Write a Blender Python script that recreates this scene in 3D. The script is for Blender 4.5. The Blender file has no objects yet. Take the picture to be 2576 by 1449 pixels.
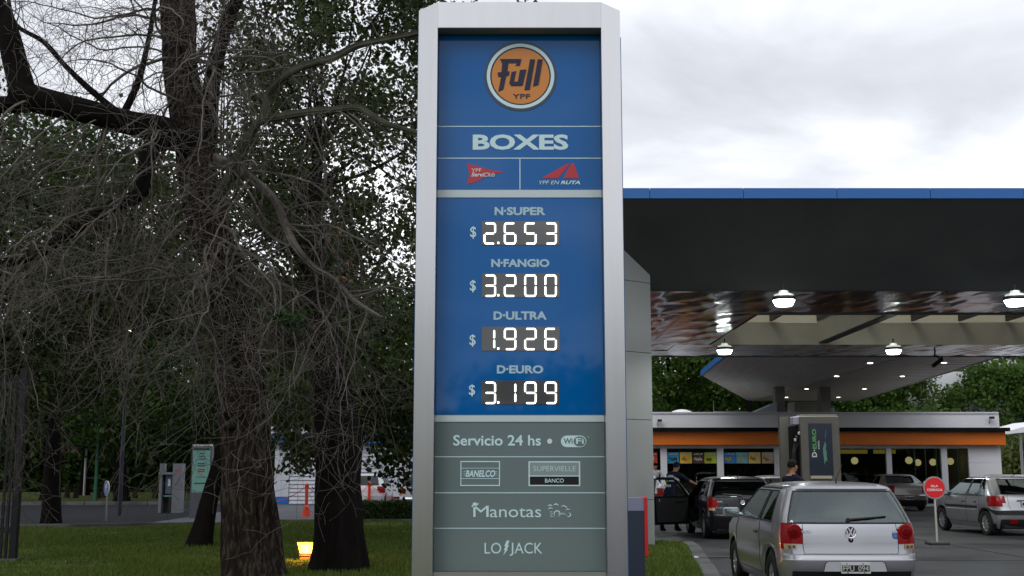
import bpy, bmesh, math, random
import numpy as np
from mathutils import Vector, Matrix, noise as mn
R = math.radians
random.seed(7); rng = np.random.default_rng(7)
scene = bpy.context.scene
COL = scene.collection

# ------------------------------------------------------------------ camera
EYE, PITCH, FPX = 1.55, R(8.84), 2950.0
cam_d = bpy.data.cameras.new('camera'); cam = bpy.data.objects.new('camera', cam_d); COL.objects.link(cam)
cam_d.sensor_width = 36; cam_d.lens = FPX/2576*36; cam_d.clip_end = 3000; cam_d.clip_start = .05
cam.location = (0, 0, EYE); cam.rotation_euler = (R(90)+PITCH, 0, 0); scene.camera = cam

# ------------------------------------------------------------------ sky
SUN_EL, SUN_ROT = R(48), R(215)
world = bpy.data.worlds.new('World'); scene.world = world; world.use_nodes = True
nt = world.node_tree; nt.nodes.clear(); N = nt.nodes.new; L = nt.links.new
wo = N('ShaderNodeOutputWorld'); bg = N('ShaderNodeBackground'); bg.inputs[1].default_value = .1
sk = N('ShaderNodeTexSky'); sk.sky_type = 'NISHITA'; sk.sun_disc = False; sk.sun_elevation = SUN_EL; sk.sun_rotation = SUN_ROT
tc = N('ShaderNodeTexCoord'); sep = N('ShaderNodeSeparateXYZ'); L(tc.outputs['Generated'], sep.inputs[0])
ad = N('ShaderNodeMath'); ad.operation = 'MAXIMUM'; ad.inputs[1].default_value = 0; L(sep.outputs[2], ad.inputs[0])
ad2 = N('ShaderNodeMath'); ad2.operation = 'ADD'; ad2.inputs[1].default_value = .22; L(ad.outputs[0], ad2.inputs[0])
dv = N('ShaderNodeVectorMath'); dv.operation = 'DIVIDE'; cb = N('ShaderNodeCombineXYZ')
for k in range(3): L(ad2.outputs[0], cb.inputs[k])
L(tc.outputs['Generated'], dv.inputs[0]); L(cb.outputs[0], dv.inputs[1])
mp = N('ShaderNodeMapping'); mp.inputs['Location'].default_value = (3.1, 1.2, 0); L(dv.outputs[0], mp.inputs[0])
n1 = N('ShaderNodeTexNoise'); n1.inputs['Scale'].default_value = 1.45; n1.inputs['Detail'].default_value = 7; n1.inputs['Roughness'].default_value = .52; n1.inputs['Distortion'].default_value = .35
L(mp.outputs[0], n1.inputs[0])
rp = N('ShaderNodeValToRGB'); e = rp.color_ramp.elements
e[0].position = .30; e[0].color = (.50, .52, .57, 1); e[1].position = .66; e[1].color = (1.42, 1.43, 1.47, 1)
q = e.new(.44); q.color = (.69, .71, .765, 1); q = e.new(.55); q.color = (.93, .95, 1.0, 1)
L(n1.outputs[0], rp.inputs[0])
sc10 = N('ShaderNodeVectorMath'); sc10.operation = 'SCALE'; sc10.inputs[3].default_value = 12.3; L(rp.outputs[0], sc10.inputs[0])
mx = N('ShaderNodeMix'); mx.data_type = 'RGBA'; mx.inputs[0].default_value = .93
L(sk.outputs[0], mx.inputs[6]); L(sc10.outputs[0], mx.inputs[7]); L(mx.outputs[2], bg.inputs[0]); L(bg.outputs[0], wo.inputs[0])
world.cycles.sampling_method = 'AUTOMATIC'

sl = bpy.data.lights.new('sun', 'SUN'); sl.energy = .55; sl.angle = R(25); sl.color = (1, .97, .93)
sun = bpy.data.objects.new('sun', sl); COL.objects.link(sun)
sd = Vector((math.sin(SUN_ROT)*math.cos(SUN_EL), math.cos(SUN_ROT)*math.cos(SUN_EL), math.sin(SUN_EL)))
sun.rotation_euler = sd.to_track_quat('Z', 'Y').to_euler()

vs = scene.view_settings; vs.view_transform = 'Standard'; vs.look = 'None'; vs.gamma = 1; vs.exposure = 0.0; vs.use_curve_mapping = False
cy = scene.cycles
cy.use_denoising = True; cy.max_bounces = 7; cy.diffuse_bounces = 3; cy.glossy_bounces = 4; cy.transmission_bounces = 4
cy.transparent_max_bounces = 12; cy.caustics_reflective = False; cy.caustics_refractive = False; cy.sample_clamp_indirect = 6

# ------------------------------------------------------------------ measuring
CP, SP = math.cos(PITCH), math.sin(PITCH)
def ray(px, py):
    a = (px-1288)/FPX; v = (724.5-py)/FPX
    return Vector((a, CP - v*SP, SP + v*CP))
def at(px, py, Y):          # the point of the place that stands Y metres away in that direction
    d = ray(px, py); s = Y/d.y
    return Vector((d.x*s, Y, EYE + d.z*s))
def atz(px, py, z=0.0):     # the same on a level plane
    d = ray(px, py); s = (z-EYE)/d.z
    return Vector((d.x*s, d.y*s, z))

# ------------------------------------------------------------------ materials
MATS = {}
def mat(name, col, rough=.6, metal=0.0, var=None, vscale=4.0, bump=0.0, bscale=30.0, coat=0.0, stretch=(1, 1, 1), emit=None, estr=0.0, spec=.5, dark=None, dscale=1.0, tl=0.0, island=None):
    if name in MATS: return MATS[name]
    m = bpy.data.materials.new(name); m.use_nodes = True; t = m.node_tree
    p = t.nodes['Principled BSDF']; n = t.nodes.new; l = t.links.new
    p.inputs['Base Color'].default_value = (*col, 1); p.inputs['Roughness'].default_value = rough; p.inputs['Metallic'].default_value = metal
    if spec == .5 and rough >= .5 and not metal: spec = .12 if rough >= .8 else .25
    p.inputs['Specular IOR Level'].default_value = spec; p.inputs['Coat Weight'].default_value = coat; p.inputs['Coat Roughness'].default_value = .04
    cc = None
    if var or bump or dark or island:
        c = n('ShaderNodeTexCoord'); mpp = n('ShaderNodeMapping'); mpp.inputs['Scale'].default_value = stretch; l(c.outputs['Object'], mpp.inputs[0])
    if var:
        nz = n('ShaderNodeTexNoise'); nz.inputs['Scale'].default_value = vscale; nz.inputs['Detail'].default_value = 6; nz.inputs['Roughness'].default_value = .62; l(mpp.outputs[0], nz.inputs[0])
        r = n('ShaderNodeValToRGB'); r.color_ramp.elements[0].position = .32; r.color_ramp.elements[1].position = .68
        r.color_ramp.elements[0].color = (*col, 1); r.color_ramp.elements[1].color = (*var, 1); l(nz.outputs[0], r.inputs[0]); cc = r.outputs[0]
    if island:
        g = n('ShaderNodeNewGeometry'); r = n('ShaderNodeValToRGB'); r.color_ramp.elements[0].color = (*col, 1); r.color_ramp.elements[1].color = (*island, 1)
        l(g.outputs['Random Per Island'], r.inputs[0]); cc2 = r.outputs[0]
        if cc is None: cc = cc2
        else:
            mm = n('ShaderNodeMix'); mm.data_type = 'RGBA'; mm.inputs[0].default_value = .5; l(cc, mm.inputs[6]); l(cc2, mm.inputs[7]); cc = mm.outputs[2]
    if dark:
        nz = n('ShaderNodeTexNoise'); nz.inputs['Scale'].default_value = dscale; nz.inputs['Detail'].default_value = 4; l(mpp.outputs[0], nz.inputs[0])
        r = n('ShaderNodeValToRGB'); r.color_ramp.elements[0].position = .5; r.color_ramp.elements[1].position = .64; l(nz.outputs[0], r.inputs[0])
        mm = n('ShaderNodeMix'); mm.data_type = 'RGBA'; l(r.outputs[0], mm.inputs[0]); mm.inputs[7].default_value = (*dark, 1)
        if cc: l(cc, mm.inputs[6])
        else: mm.inputs[6].default_value = (*col, 1)
        cc = mm.outputs[2]
    if cc: l(cc, p.inputs['Base Color'])
    if bump:
        nz = n('ShaderNodeTexNoise'); nz.inputs['Scale'].default_value = bscale; nz.inputs['Detail'].default_value = 5; l(mpp.outputs[0], nz.inputs[0])
        b = n('ShaderNodeBump'); b.inputs['Strength'].default_value = bump; b.inputs['Distance'].default_value = .02; l(nz.outputs[0], b.inputs['Height']); l(b.outputs[0], p.inputs['Normal'])
    if emit: p.inputs['Emission Color'].default_value = (*emit, 1); p.inputs['Emission Strength'].default_value = estr
    if tl:
        o = t.nodes['Material Output']; ms = n('ShaderNodeMixShader'); tr = n('ShaderNodeBsdfTranslucent'); ms.inputs[0].default_value = tl
        if cc: l(cc, tr.inputs[0])
        else: tr.inputs[0].default_value = (*col, 1)
        l(p.outputs[0], ms.inputs[1]); l(tr.outputs[0], ms.inputs[2]); l(ms.outputs[0], o.inputs[0])
    MATS[name] = m; return m
def glass(name, tint, rough=.02, ior=1.5, refl=(.95, 1, 1)):
    if name in MATS: return MATS[name]
    m = bpy.data.materials.new(name); m.use_nodes = True; t = m.node_tree; t.nodes.clear(); n = t.nodes.new; l = t.links.new
    o = n('ShaderNodeOutputMaterial'); tr = n('ShaderNodeBsdfTransparent'); tr.inputs[0].default_value = (*tint, 1)
    g = n('ShaderNodeBsdfGlossy'); g.inputs['Roughness'].default_value = rough; g.inputs[0].default_value = (*refl, 1)
    f = n('ShaderNodeFresnel'); f.inputs[0].default_value = ior; ms = n('ShaderNodeMixShader')
    l(f.outputs[0], ms.inputs[0]); l(tr.outputs[0], ms.inputs[1]); l(g.outputs[0], ms.inputs[2]); l(ms.outputs[0], o.inputs[0])
    MATS[name] = m; return m

# ------------------------------------------------------------------ objects
def tag(o, label=None, cat=None, group=None, kind=None):
    if label: o['label'] = label
    if cat: o['category'] = cat
    if group: o['group'] = group
    if kind: o['kind'] = kind
    return o
def empty(name, loc, label, cat, group=None, rz=0.0):
    o = bpy.data.objects.new(name, None); o.empty_display_size = .2; COL.objects.link(o)
    o.location = loc; o.rotation_euler = (0, 0, rz); return tag(o, label, cat, group)
def world_m(o):
    m = Matrix.LocRotScale(o.location, o.rotation_euler, o.scale)
    if o.parent: m = world_m(o.parent) @ o.matrix_parent_inverse @ m
    return m
def children(o): return [c for c in bpy.data.objects if c.parent == o]
class MB:
    def __init__(s): s.v = []; s.f = []; s.mi = []
    def add(s, vs, fs, mi=0):
        b = len(s.v); s.v += [tuple(v) for v in vs]; s.f += [tuple(b+i for i in f) for f in fs]; s.mi += [mi]*len(fs); return s
    def box(s, x0, x1, y0, y1, z0, z1, mi=0, b=0.0):
        if b:
            vs = []
            for (z, i) in ((z0, b), (z0+b, 0), (z1-b, 0), (z1, b)):
                vs += [(x0+i+(b if not i else 0)*0, y0+i, z), (x1-i, y0+i, z), (x1-i, y1-i, z), (x0+i, y1-i, z)]
            fs = [(3, 2, 1, 0), (12, 13, 14, 15)]
            for k in range(3):
                for j in range(4): fs.append((k*4+j, k*4+(j+1) % 4, k*4+4+(j+1) % 4, k*4+4+j))
            return s.add(vs, fs, mi)
        return s.add([(x0, y0, z0), (x1, y0, z0), (x1, y1, z0), (x0, y1, z0), (x0, y0, z1), (x1, y0, z1), (x1, y1, z1), (x0, y1, z1)],
                     [(3, 2, 1, 0), (4, 5, 6, 7), (0, 1, 5, 4), (1, 2, 6, 5), (2, 3, 7, 6), (3, 0, 4, 7)], mi)
    def prism(s, pts, h, mi=0):      # pts: 3-D polygon, h: extrusion vector
        n = len(pts); h = Vector(h); a = [Vector(p) for p in pts]
        return s.add(a + [p+h for p in a], [tuple(range(n))[::-1], tuple(range(n, 2*n))] + [(i, (i+1) % n, n+(i+1) % n, n+i) for i in range(n)], mi)
    def tube(s, pts, rad, k=6, cap=True, mi=0):
        pts = [Vector(p) for p in pts]; n = len(pts)
        if not isinstance(rad, (list, tuple)): rad = [rad]*n
        vs = []; up = None
        for i in range(n):
            d = (pts[min(i+1, n-1)] - pts[max(i-1, 0)])
            d = d.normalized() if d.length > 1e-9 else Vector((0, 0, 1))
            if up is None: up = Vector((0, 0, 1)) if abs(d.z) < .9 else Vector((1, 0, 0))
            a = d.cross(up).normalized(); up = a.cross(d).normalized()
            for j in range(k):
                t = 2*math.pi*j/k; vs.append(pts[i] + (a*math.cos(t) + up*math.sin(t))*rad[i])
        fs = [(i*k+j, i*k+(j+1) % k, (i+1)*k+(j+1) % k, (i+1)*k+j) for i in range(n-1) for j in range(k)]
        if cap: fs += [tuple(range(k))[::-1], tuple((n-1)*k+j for j in range(k))]
        return s.add(vs, fs, mi)
    def lathe(s, prof, c, axis='z', k=24, mi=0, capped=True):   # prof: (r, h)
        vs = []; c = Vector(c)
        for r, h in prof:
            for j in range(k):
                t = 2*math.pi*j/k; a, b = r*math.cos(t), r*math.sin(t)
                vs.append(c + Vector({'z': (a, b, h), 'y': (a, h, b), 'x': (h, a, b)}[axis]))
        n = len(prof); fs = [(i*k+j, i*k+(j+1) % k, (i+1)*k+(j+1) % k, (i+1)*k+j) for i in range(n-1) for j in range(k)]
        if capped: fs += [tuple(range(k))[::-1], tuple((n-1)*k+j for j in range(k))]
        return s.add(vs, fs, mi)
    def build(s, name, m, parent=None, smooth=False, ang=35, origin=None):
        me = bpy.data.meshes.new(name); me.from_pydata(s.v, [], s.f)
        ms = m if isinstance(m, (list, tuple)) else [m]
        for q in ms: me.materials.append(q)
        if len(ms) > 1: me.polygons.foreach_set('material_index', s.mi)
        bm = bmesh.new(); bm.from_mesh(me); bmesh.ops.recalc_face_normals(bm, faces=bm.faces); bm.to_mesh(me); bm.free()
        if smooth: me.shade_smooth(); me.set_sharp_from_angle(angle=R(ang))
        return link(name, me, parent, origin)
def link(name, me, parent=None, origin=None):
    o = bpy.data.objects.new(name, me); COL.objects.link(o)
    if parent:
        o.parent = parent; o.matrix_parent_inverse = world_m(parent).inverted()
    elif origin is not None:
        v = Vector(origin); me.transform(Matrix.Translation(-v)); o.location = v
    return o
def copy_tree(o, loc=None, rz=None, label=None):
    def rec(a, p):
        c = a.copy(); COL.objects.link(c)
        if p: c.parent = p; c.matrix_parent_inverse = a.matrix_parent_inverse.copy()
        for ch in children(a): rec(ch, c)
        return c
    r = rec(o, None)
    if loc is not None: r.location = loc
    if rz is not None: r.rotation_euler = (0, 0, rz)
    if label: r['label'] = label
    return r
def fit_text(s, m, parent, O, U, V, w, h, bold=0.0, shear=0.0, depth=.002, name='lettering', N_=None, space=1.0):
    """writing, w wide and h high, its lower left corner at O, along U, up V"""
    c = bpy.data.curves.new(name, 'FONT'); c.body = s; c.offset = bold; c.shear = shear; c.extrude = .01; c.resolution_u = 3; c.space_character = space
    t = bpy.data.objects.new(name, c); me = bpy.data.meshes.new_from_object(t); bpy.data.objects.remove(t); bpy.data.curves.remove(c)
    n = len(me.vertices); a = np.empty(n*3); me.vertices.foreach_get('co', a); a = a.reshape(-1, 3)
    lo, hi = a.min(0), a.max(0); U = Vector(U).normalized(); V = Vector(V).normalized(); Nn = U.cross(V)
    q = (a-lo)/(hi-lo)
    P = np.array(O)[None]+q[:, :1]*np.array(U)*w+q[:, 1:2]*np.array(V)*h+q[:, 2:3]*np.array(Nn)*depth
    me.vertices.foreach_set('co', P.ravel()); me.materials.clear(); me.materials.append(m); me.update()
    return link(name, me, parent)
def sheet(name, pts, z, m, kind='structure', parent=None):
    b = MB(); b.add([(p[0], p[1], z) for p in pts], [tuple(range(len(pts)))]); o = b.build(name, m, parent)
    if o.data.polygons[0].normal.z < 0: o.data.flip_normals()
    if kind: o['kind'] = kind
    return o
def mesh_np(name, V, F, m, parent=None, smooth=False):   # F: (n,4) or (n,3)
    me = bpy.data.meshes.new(name); V = np.asarray(V, dtype=np.float32); F = np.asarray(F, dtype=np.int32); k = F.shape[1]
    me.vertices.add(len(V)); me.vertices.foreach_set('co', V.ravel()); me.loops.add(F.size); me.loops.foreach_set('vertex_index', F.ravel())
    me.polygons.add(len(F)); me.polygons.foreach_set('loop_start', np.arange(0, F.size, k, dtype=np.int32)); me.update(calc_edges=True)
    me.materials.append(m)
    if smooth: me.shade_smooth()
    return link(name, me, parent)

# palette
alu = mat('brushed_aluminium', (.64, .64, .645), .30, 1.0, var=(.61, .61, .615), vscale=2, stretch=(5, 5, .25))
white_p = mat('white_paint', (.76, .77, .80), .4, var=(.70, .71, .74), vscale=2)
lt = mat('pale_print', (.60, .80, .83), .45); ltgrey = mat('pale_band', (.55, .64, .66), .3)
blue = mat('blue_acrylic', (.001, .112, .37), .04, spec=.34); blue_m = mat('blue_metal', (.01, .13, .42), .35)
gg = mat('grey_green_acrylic', (.165, .21, .215), .05, spec=.45); black = mat('black_plastic', (.012, .012, .014), .45)
rubber = mat('rubber', (.015, .015, .016), .75, bump=.2, bscale=60); lit = mat('lit_segment', (.9, .9, .85), .5, emit=(1, .98, .9), estr=2.6)
dispm = mat('display_glass', (.075, .075, .078), .05, spec=.8); chrome = mat('chrome', (.8, .8, .82), .08, 1.0); steel = mat('steel', (.5, .5, .5), .3, .9)
red = mat('red_paint', (.62, .015, .02), .35); darkink = mat('dark_ink', (.03, .03, .06), .5); orange_l = mat('logo_orange', (.62, .22, .03), .25)
glow = mat('lamp_glow', (1, 1, 1), .5, emit=(.92, 1, .95), estr=13)
# ------------------------------------------------------------------ ground
soil = mat('park_soil', (.035, .042, .02), .95, var=(.06, .045, .03), vscale=.6, bump=.5, bscale=8)
lawn_m = mat('lawn', (.055, .085, .018), .95, var=(.10, .125, .03), vscale=.5, bump=.8, bscale=25, dark=(.05, .036, .02), dscale=.6)
asph = mat('asphalt', (.034, .036, .040), .72, spec=.2, var=(.052, .054, .058), vscale=1.2, bump=.25, bscale=120, dark=(.022, .022, .024), dscale=.5)
conc = mat('concrete', (.10, .103, .103), .8, var=(.14, .14, .138), vscale=1.5, bump=.2, bscale=60, dark=(.07, .07, .07), dscale=.9)
pave_m = mat('light_paving', (.10, .102, .118), .9, spec=.1, var=(.13, .13, .147), vscale=.8, bump=.15, bscale=40)
ground = sheet('ground', [(-500, -120), (500, -120), (500, 900), (-500, 900)], -.02, soil)
g = lambda x, y: tuple(atz(x, y)[:2])
grass_edge = [(3.72, 26.4), (3.66, 25.2), (3.5, 23.6), (3.28, 21.8), (3.05, 19.6), (2.83, 17.8), (2.6, 15.5), (2.45, 12), (2.4, 2), (2.4, -6)]
sheet('forecourt', [(3.0, 30)] + [(p[0]+.2, p[1]) for p in grass_edge] + [(60, -6), (60, 75), (0.5, 75), (0.5, 36.5), (3, 36.5)], 0, asph)
sheet('kerb_strip', [(p[0]-.01, p[1]) for p in grass_edge] + [(p[0]+.26, p[1]) for p in grass_edge[::-1]], .008, conc)
sheet('pillar_apron', [(-1, 26.4), (3.72, 26.4), (3.9, 27.5), (3.75, 30), (3.4, 36.5), (-1, 36.5)], .008, conc)
front_lawn = sheet('front_lawn', grass_edge[:1] + grass_edge[1:] + [(-25, -6), (-25, 31), (-12, 32.5), (-8.6, 34), (-7.4, 36.3), (-1, 36.5), (-1, 26.4)], .012, lawn_m)
sheet('park_road', [(-60, 31), (-25, 31), (-12, 32.5), (-8.6, 34), (-8.6, 56), (-25, 53), (-60, 50)], 0, mat('road_asphalt', (.022, .023, .027), .9, spec=.05, var=(.032, .034, .038), vscale=.7, bump=.2, bscale=90))
sheet('building_forecourt', [(-10.8, 36), (-8.6, 34.2), (-7.4, 36.3), (-1, 36.5), (.5, 36.5), (.5, 75), (-14, 75), (-11, 50)], .006, pave_m)
sheet('park_lawn', [(-120, 56), (-25, 55.5), (-8.6, 58.5), (-8.6, 160), (-120, 160)], .0, lawn_m)
MBk = MB()
for (a, b) in (((-60, 50.6), (-25, 53.5)), ((-25, 53.5), (-8.6, 56.5))):
    n = 12
    for i in range(n):
        p = [a[0]+(b[0]-a[0])*t for t in (i/n, (i+.97)/n)]; r_ = [a[1]+(b[1]-a[1])*t for t in (i/n, (i+.97)/n)]
        MBk.prism([(p[0], r_[0], -.01), (p[1], r_[1], -.01), (p[1], r_[1]+.18, -.01), (p[0], r_[0]+.18, -.01)], (0, 0, .15))
kb = MBk.build('park_kerb', conc); tag(kb, kind='structure')
b = MB()
for x0, x1 in ((-25, -12), (-12, -8.6)):
    y = {-25: 31, -12: 32.5, -8.6: 34}
    b.prism([(x0, y[x0]-.1, 0), (x1, y[x1]-.1, 0), (x1, y[x1]+.06, 0), (x0, y[x0]+.06, 0)], (0, 0, .11))
for (p, r_) in (((-8.6, 34), (-7.4, 36.3)), ((-7.4, 36.3), (-1, 36.5))):
    b.prism([(p[0], p[1]-.1, .0), (r_[0], r_[1]-.1, 0), (r_[0], r_[1]+.06, 0), (p[0], p[1]+.06, 0)], (0, 0, .08))
tag(b.build('lawn_kerb', conc), kind='structure')
# seams across the forecourt
b = MB()
for y in (20.9, 24.2, 33, 41): b.box(4.2, 58, y, y+.035, .001, .0042)
for x in (9.2, 15.5): b.box(x, x+.03, 18, 51, .001, .0042)
tag(b.build('slab_joint', mat('joint', (.016, .016, .017), .9)), kind='structure')
# drain channel: frame with single bars
p0, p1 = atz(1757, 1403), atz(1840, 1407)
dr = empty('drain_channel', (p0.x, p0.y, 0), 'narrow slotted drain channel with white end across the tarmac left of the silver hatchback', 'drain')
MB().box(p0.x, p0.x+1.6, p0.y-.10, p0.y+.10, .001, .005).build('channel', mat('drain_dark', (.01, .01, .01), .9), dr)
bar = MB().box(p0.x, p0.x+.028, p0.y-.09, p0.y+.09, .005, .012).build('bar', conc, dr)
for i in range(1, 30):
    c = bar.copy(); c.location.x += .053*i; COL.objects.link(c)
MB().box(p0.x-.09, p0.x-.01, p0.y-.1, p0.y+.12, .003, .02).build('end_cap', white_p, dr)

# grass blades
def in_poly(X, Y, poly):
    ins = np.zeros(len(X), bool); n = len(poly); j = n-1
    for i in range(n):
        xi, yi = poly[i][:2]; xj, yj = poly[j][:2]
        c = ((yi > Y) != (yj > Y)) & (X < (xj-xi)*(Y-yi)/((yj-yi)+1e-12)+xi); ins ^= c; j = i
    return ins
def blades(n, y0, y1, x0, x1, poly, h):
    Y = y0+(y1-y0)*rng.random(n)**1.3; X = x0+(x1-x0)*rng.random(n)
    k = in_poly(X, Y, poly) & (np.abs(X) < Y*.48+1); X, Y = X[k], Y[k]; n = len(X)
    a = rng.random(n)*6.283; w = .006+.006*rng.random(n)+Y*.00012; hh = h*(.5+rng.random(n)); ln = (rng.random((n, 2))-.5)*.05
    pm_ = np.sin(X*.9+2*np.sin(Y*.5))*np.sin(Y*.7+1.3*np.sin(X*.6)); hh *= np.where((pm_ > -.45) | (rng.random(n) < .3), 1, .25)
    hh *= .55+.9*np.clip(np.sin(X*1.7+np.sin(Y*.9)*2)*.5+.5, 0, 1)
    V = np.zeros((n, 3, 3)); V[:, 0] = np.c_[X-w*np.cos(a), Y-w*np.sin(a), np.full(n, .012)]; V[:, 1] = np.c_[X+w*np.cos(a), Y+w*np.sin(a), np.full(n, .012)]
    V[:, 2] = np.c_[X+ln[:, 0], Y+ln[:, 1], hh+.012]
    return V.reshape(-1, 3), np.arange(n*3).reshape(-1, 3)
lp = [p for p in grass_edge] + [(-25, -6), (-25, 31), (-12, 32.5), (-8.6, 34), (-7.4, 36.3), (-1, 36.5), (-1, 26.4)]
V1, F1 = blades(260000, 15.5, 36.5, -15, 4, lp, .05)
gm = mat('grass_blade', (.05, .085, .014), .8, island=(.15, .20, .045), tl=.3)
go = mesh_np('grass', V1, F1, gm); tag(go, 'short mown green grass under the trees and beside the price sign', 'grass', kind='stuff')
# a few pale scraps and fallen leaves on the lawn
b = MB()
for i in range(90):
    x, y = random.uniform(-9, 3.2), random.uniform(16, 32); s = random.uniform(.012, .035); a = random.random()*6
    c_, s_ = math.cos(a)*s, math.sin(a)*s
    b.add([(x-c_, y-s_, .05), (x+s_*.5, y-c_*.5, .065), (x+c_, y+s_, .05), (x-s_*.5, y+c_*.5, .06)], [(0, 1, 2, 3)])
tag(b.build('fallen_leaves', mat('dry_leaf', (.28, .24, .16), .8, island=(.4, .38, .34))), 'pale dry leaves scattered over the mown lawn', 'leaves', kind='stuff')
# ------------------------------------------------------------------ the price sign
YP = 10.16
def cr(k, cx, cy_):          # a measured spot on the sign face
    s, ox, oy = {1: (2.5873, 1130, 0), 2: (2.3762, 1130, 540), 3: (3.1222, 1130, 1120)}[k]
    return at((ox+cx/s)/1.0932, (oy+cy_/s)/1.0932, YP)
def zz(py, Y=YP): return at(1300, py, Y).z
XL, XR = -.664, .797
S = empty('price_sign', (.07, YP, 0), 'tall fuel station price sign, blue and grey panels between brushed aluminium side posts', 'price sign')
front = 10.0; zt = zz(5, 10.0)
for s, x0, x1 in ((-1, XL, -.850), (1, XR, .985)):
    ft = 0 if s < 0 else 0
    MBp = MB().prism([(x0, 10.0, 0), (x1, 10.2, 0), (x1, 10.29, 0), (x0, 10.29, 0)], (0, 0, zt))
    MBp.build('side_post', alu, S)
zh = zz(69, 10.0)
MB().box(XL+.001, XR-.001, 10.0, 10.288, zh, zt-.001).build('header', alu, S)
MB().box(-.862, 1.0, 10.292, 10.55, 0, zz(95, 10.3)).build('back_box', blue_m, S)
MB().box(XL+.002, XR-.002, YP+.012, YP+.1, .3, zh-.001).build('backing', ltgrey, S)
rows = [('logo_panel', 60, 316, blue), ('service_panel', 320, 396, blue), ('price_panel', 498.5, 1043, blue)]
pan = {}
def panel(name, x0, x1, py0, py1, m):
    o = MB().box(x0, x1, YP, YP+.011, zz(py1), min(zz(py0), zh-.002)).build(name, m, S); pan[name+str(int(py0))] = o; return o
p_logo = panel('panel', XL+.003, XR-.003, 60, 316.5, blue); p_box = panel('panel', XL+.003, XR-.003, 319.5, 396.5, blue)
xm = at(1308, 437, YP).x
p_l = panel('panel', XL+.003, xm-.003, 399.5, 477, blue); p_r = panel('panel', xm+.003, XR-.003, 399.5, 477, blue)
p_pr = panel('panel', XL+.003, XR-.003, 498, 1043, blue)
gr = [panel('panel', XL+.003, XR-.003, a, c, gg) for a, c in ((1062, 1147.5), (1150.5, 1238.5), (1241, 1327.5), (1330.5, 1436))]
MB().box(XL+.002, XR-.002, 10.001, YP-.001, zh-.004, zh-.0005).build('header_underside', mat('underside_tan', (.26, .23, .19), .6), S)
for py in (318, 398, 1149, 1239.7, 1329): MB().box(XL+.003, XR-.003, YP-.002, YP+.001, zz(py+1.1), zz(py-1.1)).build('divider', lt, S)
MB().box(xm-.004, xm+.004, YP-.002, YP+.001, zz(477), zz(399.5)).build('divider', lt, S)
MB().box(XL+.003, XR-.003, YP-.006, YP+.011, zz(497), zz(478)).build('band', ltgrey, S)
MB().box(XL+.003, XR-.003, YP-.006, YP+.011, zz(1061), zz(1045)).build('band', ltgrey, S)
MB().box(XL+.003, XR-.003, YP-.05, YP+.011, .02, zz(1438)).build('kick_plate', alu, S)
UX, VZ = Vector((1, 0, 0)), Vector((0, 0, 1))
def T(k, s, x0, x1, y0, y1, m=lt, par=None, bold=0.0, shear=0.0, name='lettering', lift=.001):
    a = cr(k, x0, y1); c = cr(k, x1, y0)
    return fit_text(s, m, par, (a.x, YP-lift, a.z), UX, VZ, c.x-a.x, c.z-a.z, bold, shear, name=name, depth=.0025)
def PL(k, pts, m, par, name='mark', d=.003, lift=0.0005):
    q = [cr(k, *p) for p in pts]
    return MB().prism([(p.x, YP-lift-d, p.z) for p in q], (0, d, 0)).build(name, m, par)
def ring(k, cx, cy_, r0, r1, m, par, name='ring', d=.004, sy=1.0, n=64, lift=.0005):
    c = cr(k, cx, cy_); sc = (cr(k, cx+100, cy_).x-c.x)/100; vs = []; fs = []
    for i in range(n):
        t = 2*math.pi*i/n
        for r in (r0, r1):
            for y in (YP-lift-d, YP-lift): vs.append((c.x+r*sc*math.cos(t), y, c.z+r*sc*math.sin(t)*sy))
    for i in range(n):
        a = 4*i; e_ = 4*((i+1) % n); fs += [(a, a+2, e_+2, e_), (a+2, a+3, e_+3, e_+2), (a+3, a+1, e_+1, e_+3), (a+1, a, e_, e_+1)]
    if r0 == 0: vs2 = [v for v in vs]
    return MB().add(vs, fs).build(name, m, par)
# round emblem
ring(1, 780, 542, 236, 258, mat('ring_dark', (.035, .055, .09), .4), p_logo, 'ring')  # outer dark ring of the emblem
ring(1, 780, 542, 216, 240, lt, p_logo, 'ring', d=.008)
ring(1, 780, 542, 206, 217, darkink, p_logo, 'ring', d=.006)
ring(1, 780, 542, 0.5, 207, orange_l, p_logo, 'emblem_disc', d=.005)
b = MB(); kk = 0
def addp(pts):
    global kk; kk += .0004; q = [cr(1, *p) for p in pts]; b.prism([(p.x, YP-.009-kk, p.z) for p in q], (0, .003+kk/2, 0))
addp([(652, 430), (698, 430), (686, 512), (676, 560), (658, 640), (622, 655), (640, 560)])
addp([(635, 422), (787, 422), (779, 452), (648, 452)])
addp([(787, 423), (775, 470), (742, 470), (760, 448)])
addp([(617, 518), (702, 508), (697, 540), (622, 550)])
addp([(716, 515), (750, 508), (734, 585), (700, 600)])
addp([(700, 585), (734, 583), (788, 583), (792, 612), (712, 614)])
addp([(776, 500), (822, 496), (797, 608), (757, 600)])
addp([(848, 425), (884, 425), (846, 640), (808, 642)])
addp([(902, 425), (938, 425), (908, 606), (868, 616)])
b.build('emblem_script', darkink, p_logo)
T(1, 'YPF', 724, 848, 670, 704, darkink, p_logo, lift=.007, bold=.01)
T(1, 'BOXES', 440, 1120, 957, 1067, lt, p_box, bold=.035)
PL(1, [(398, 1163), (430, 1172), (500, 1190), (560, 1210), (668, 1223), (580, 1240), (520, 1265), (470, 1290), (398, 1312), (408, 1280), (416, 1240), (408, 1200)], mat('pennant_red', (.5, .02, .035), .3), p_l, 'pennant')
T(1, 'YPF', 430, 502, 1200, 1224, lt, p_l, lift=.004); T(1, 'Servi', 430, 520, 1229, 1258, lt, p_l, bold=.02, shear=.2, lift=.004); T(1, 'Club', 520, 598, 1229, 1258, lt, p_l, shear=.2, lift=.004)
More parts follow.
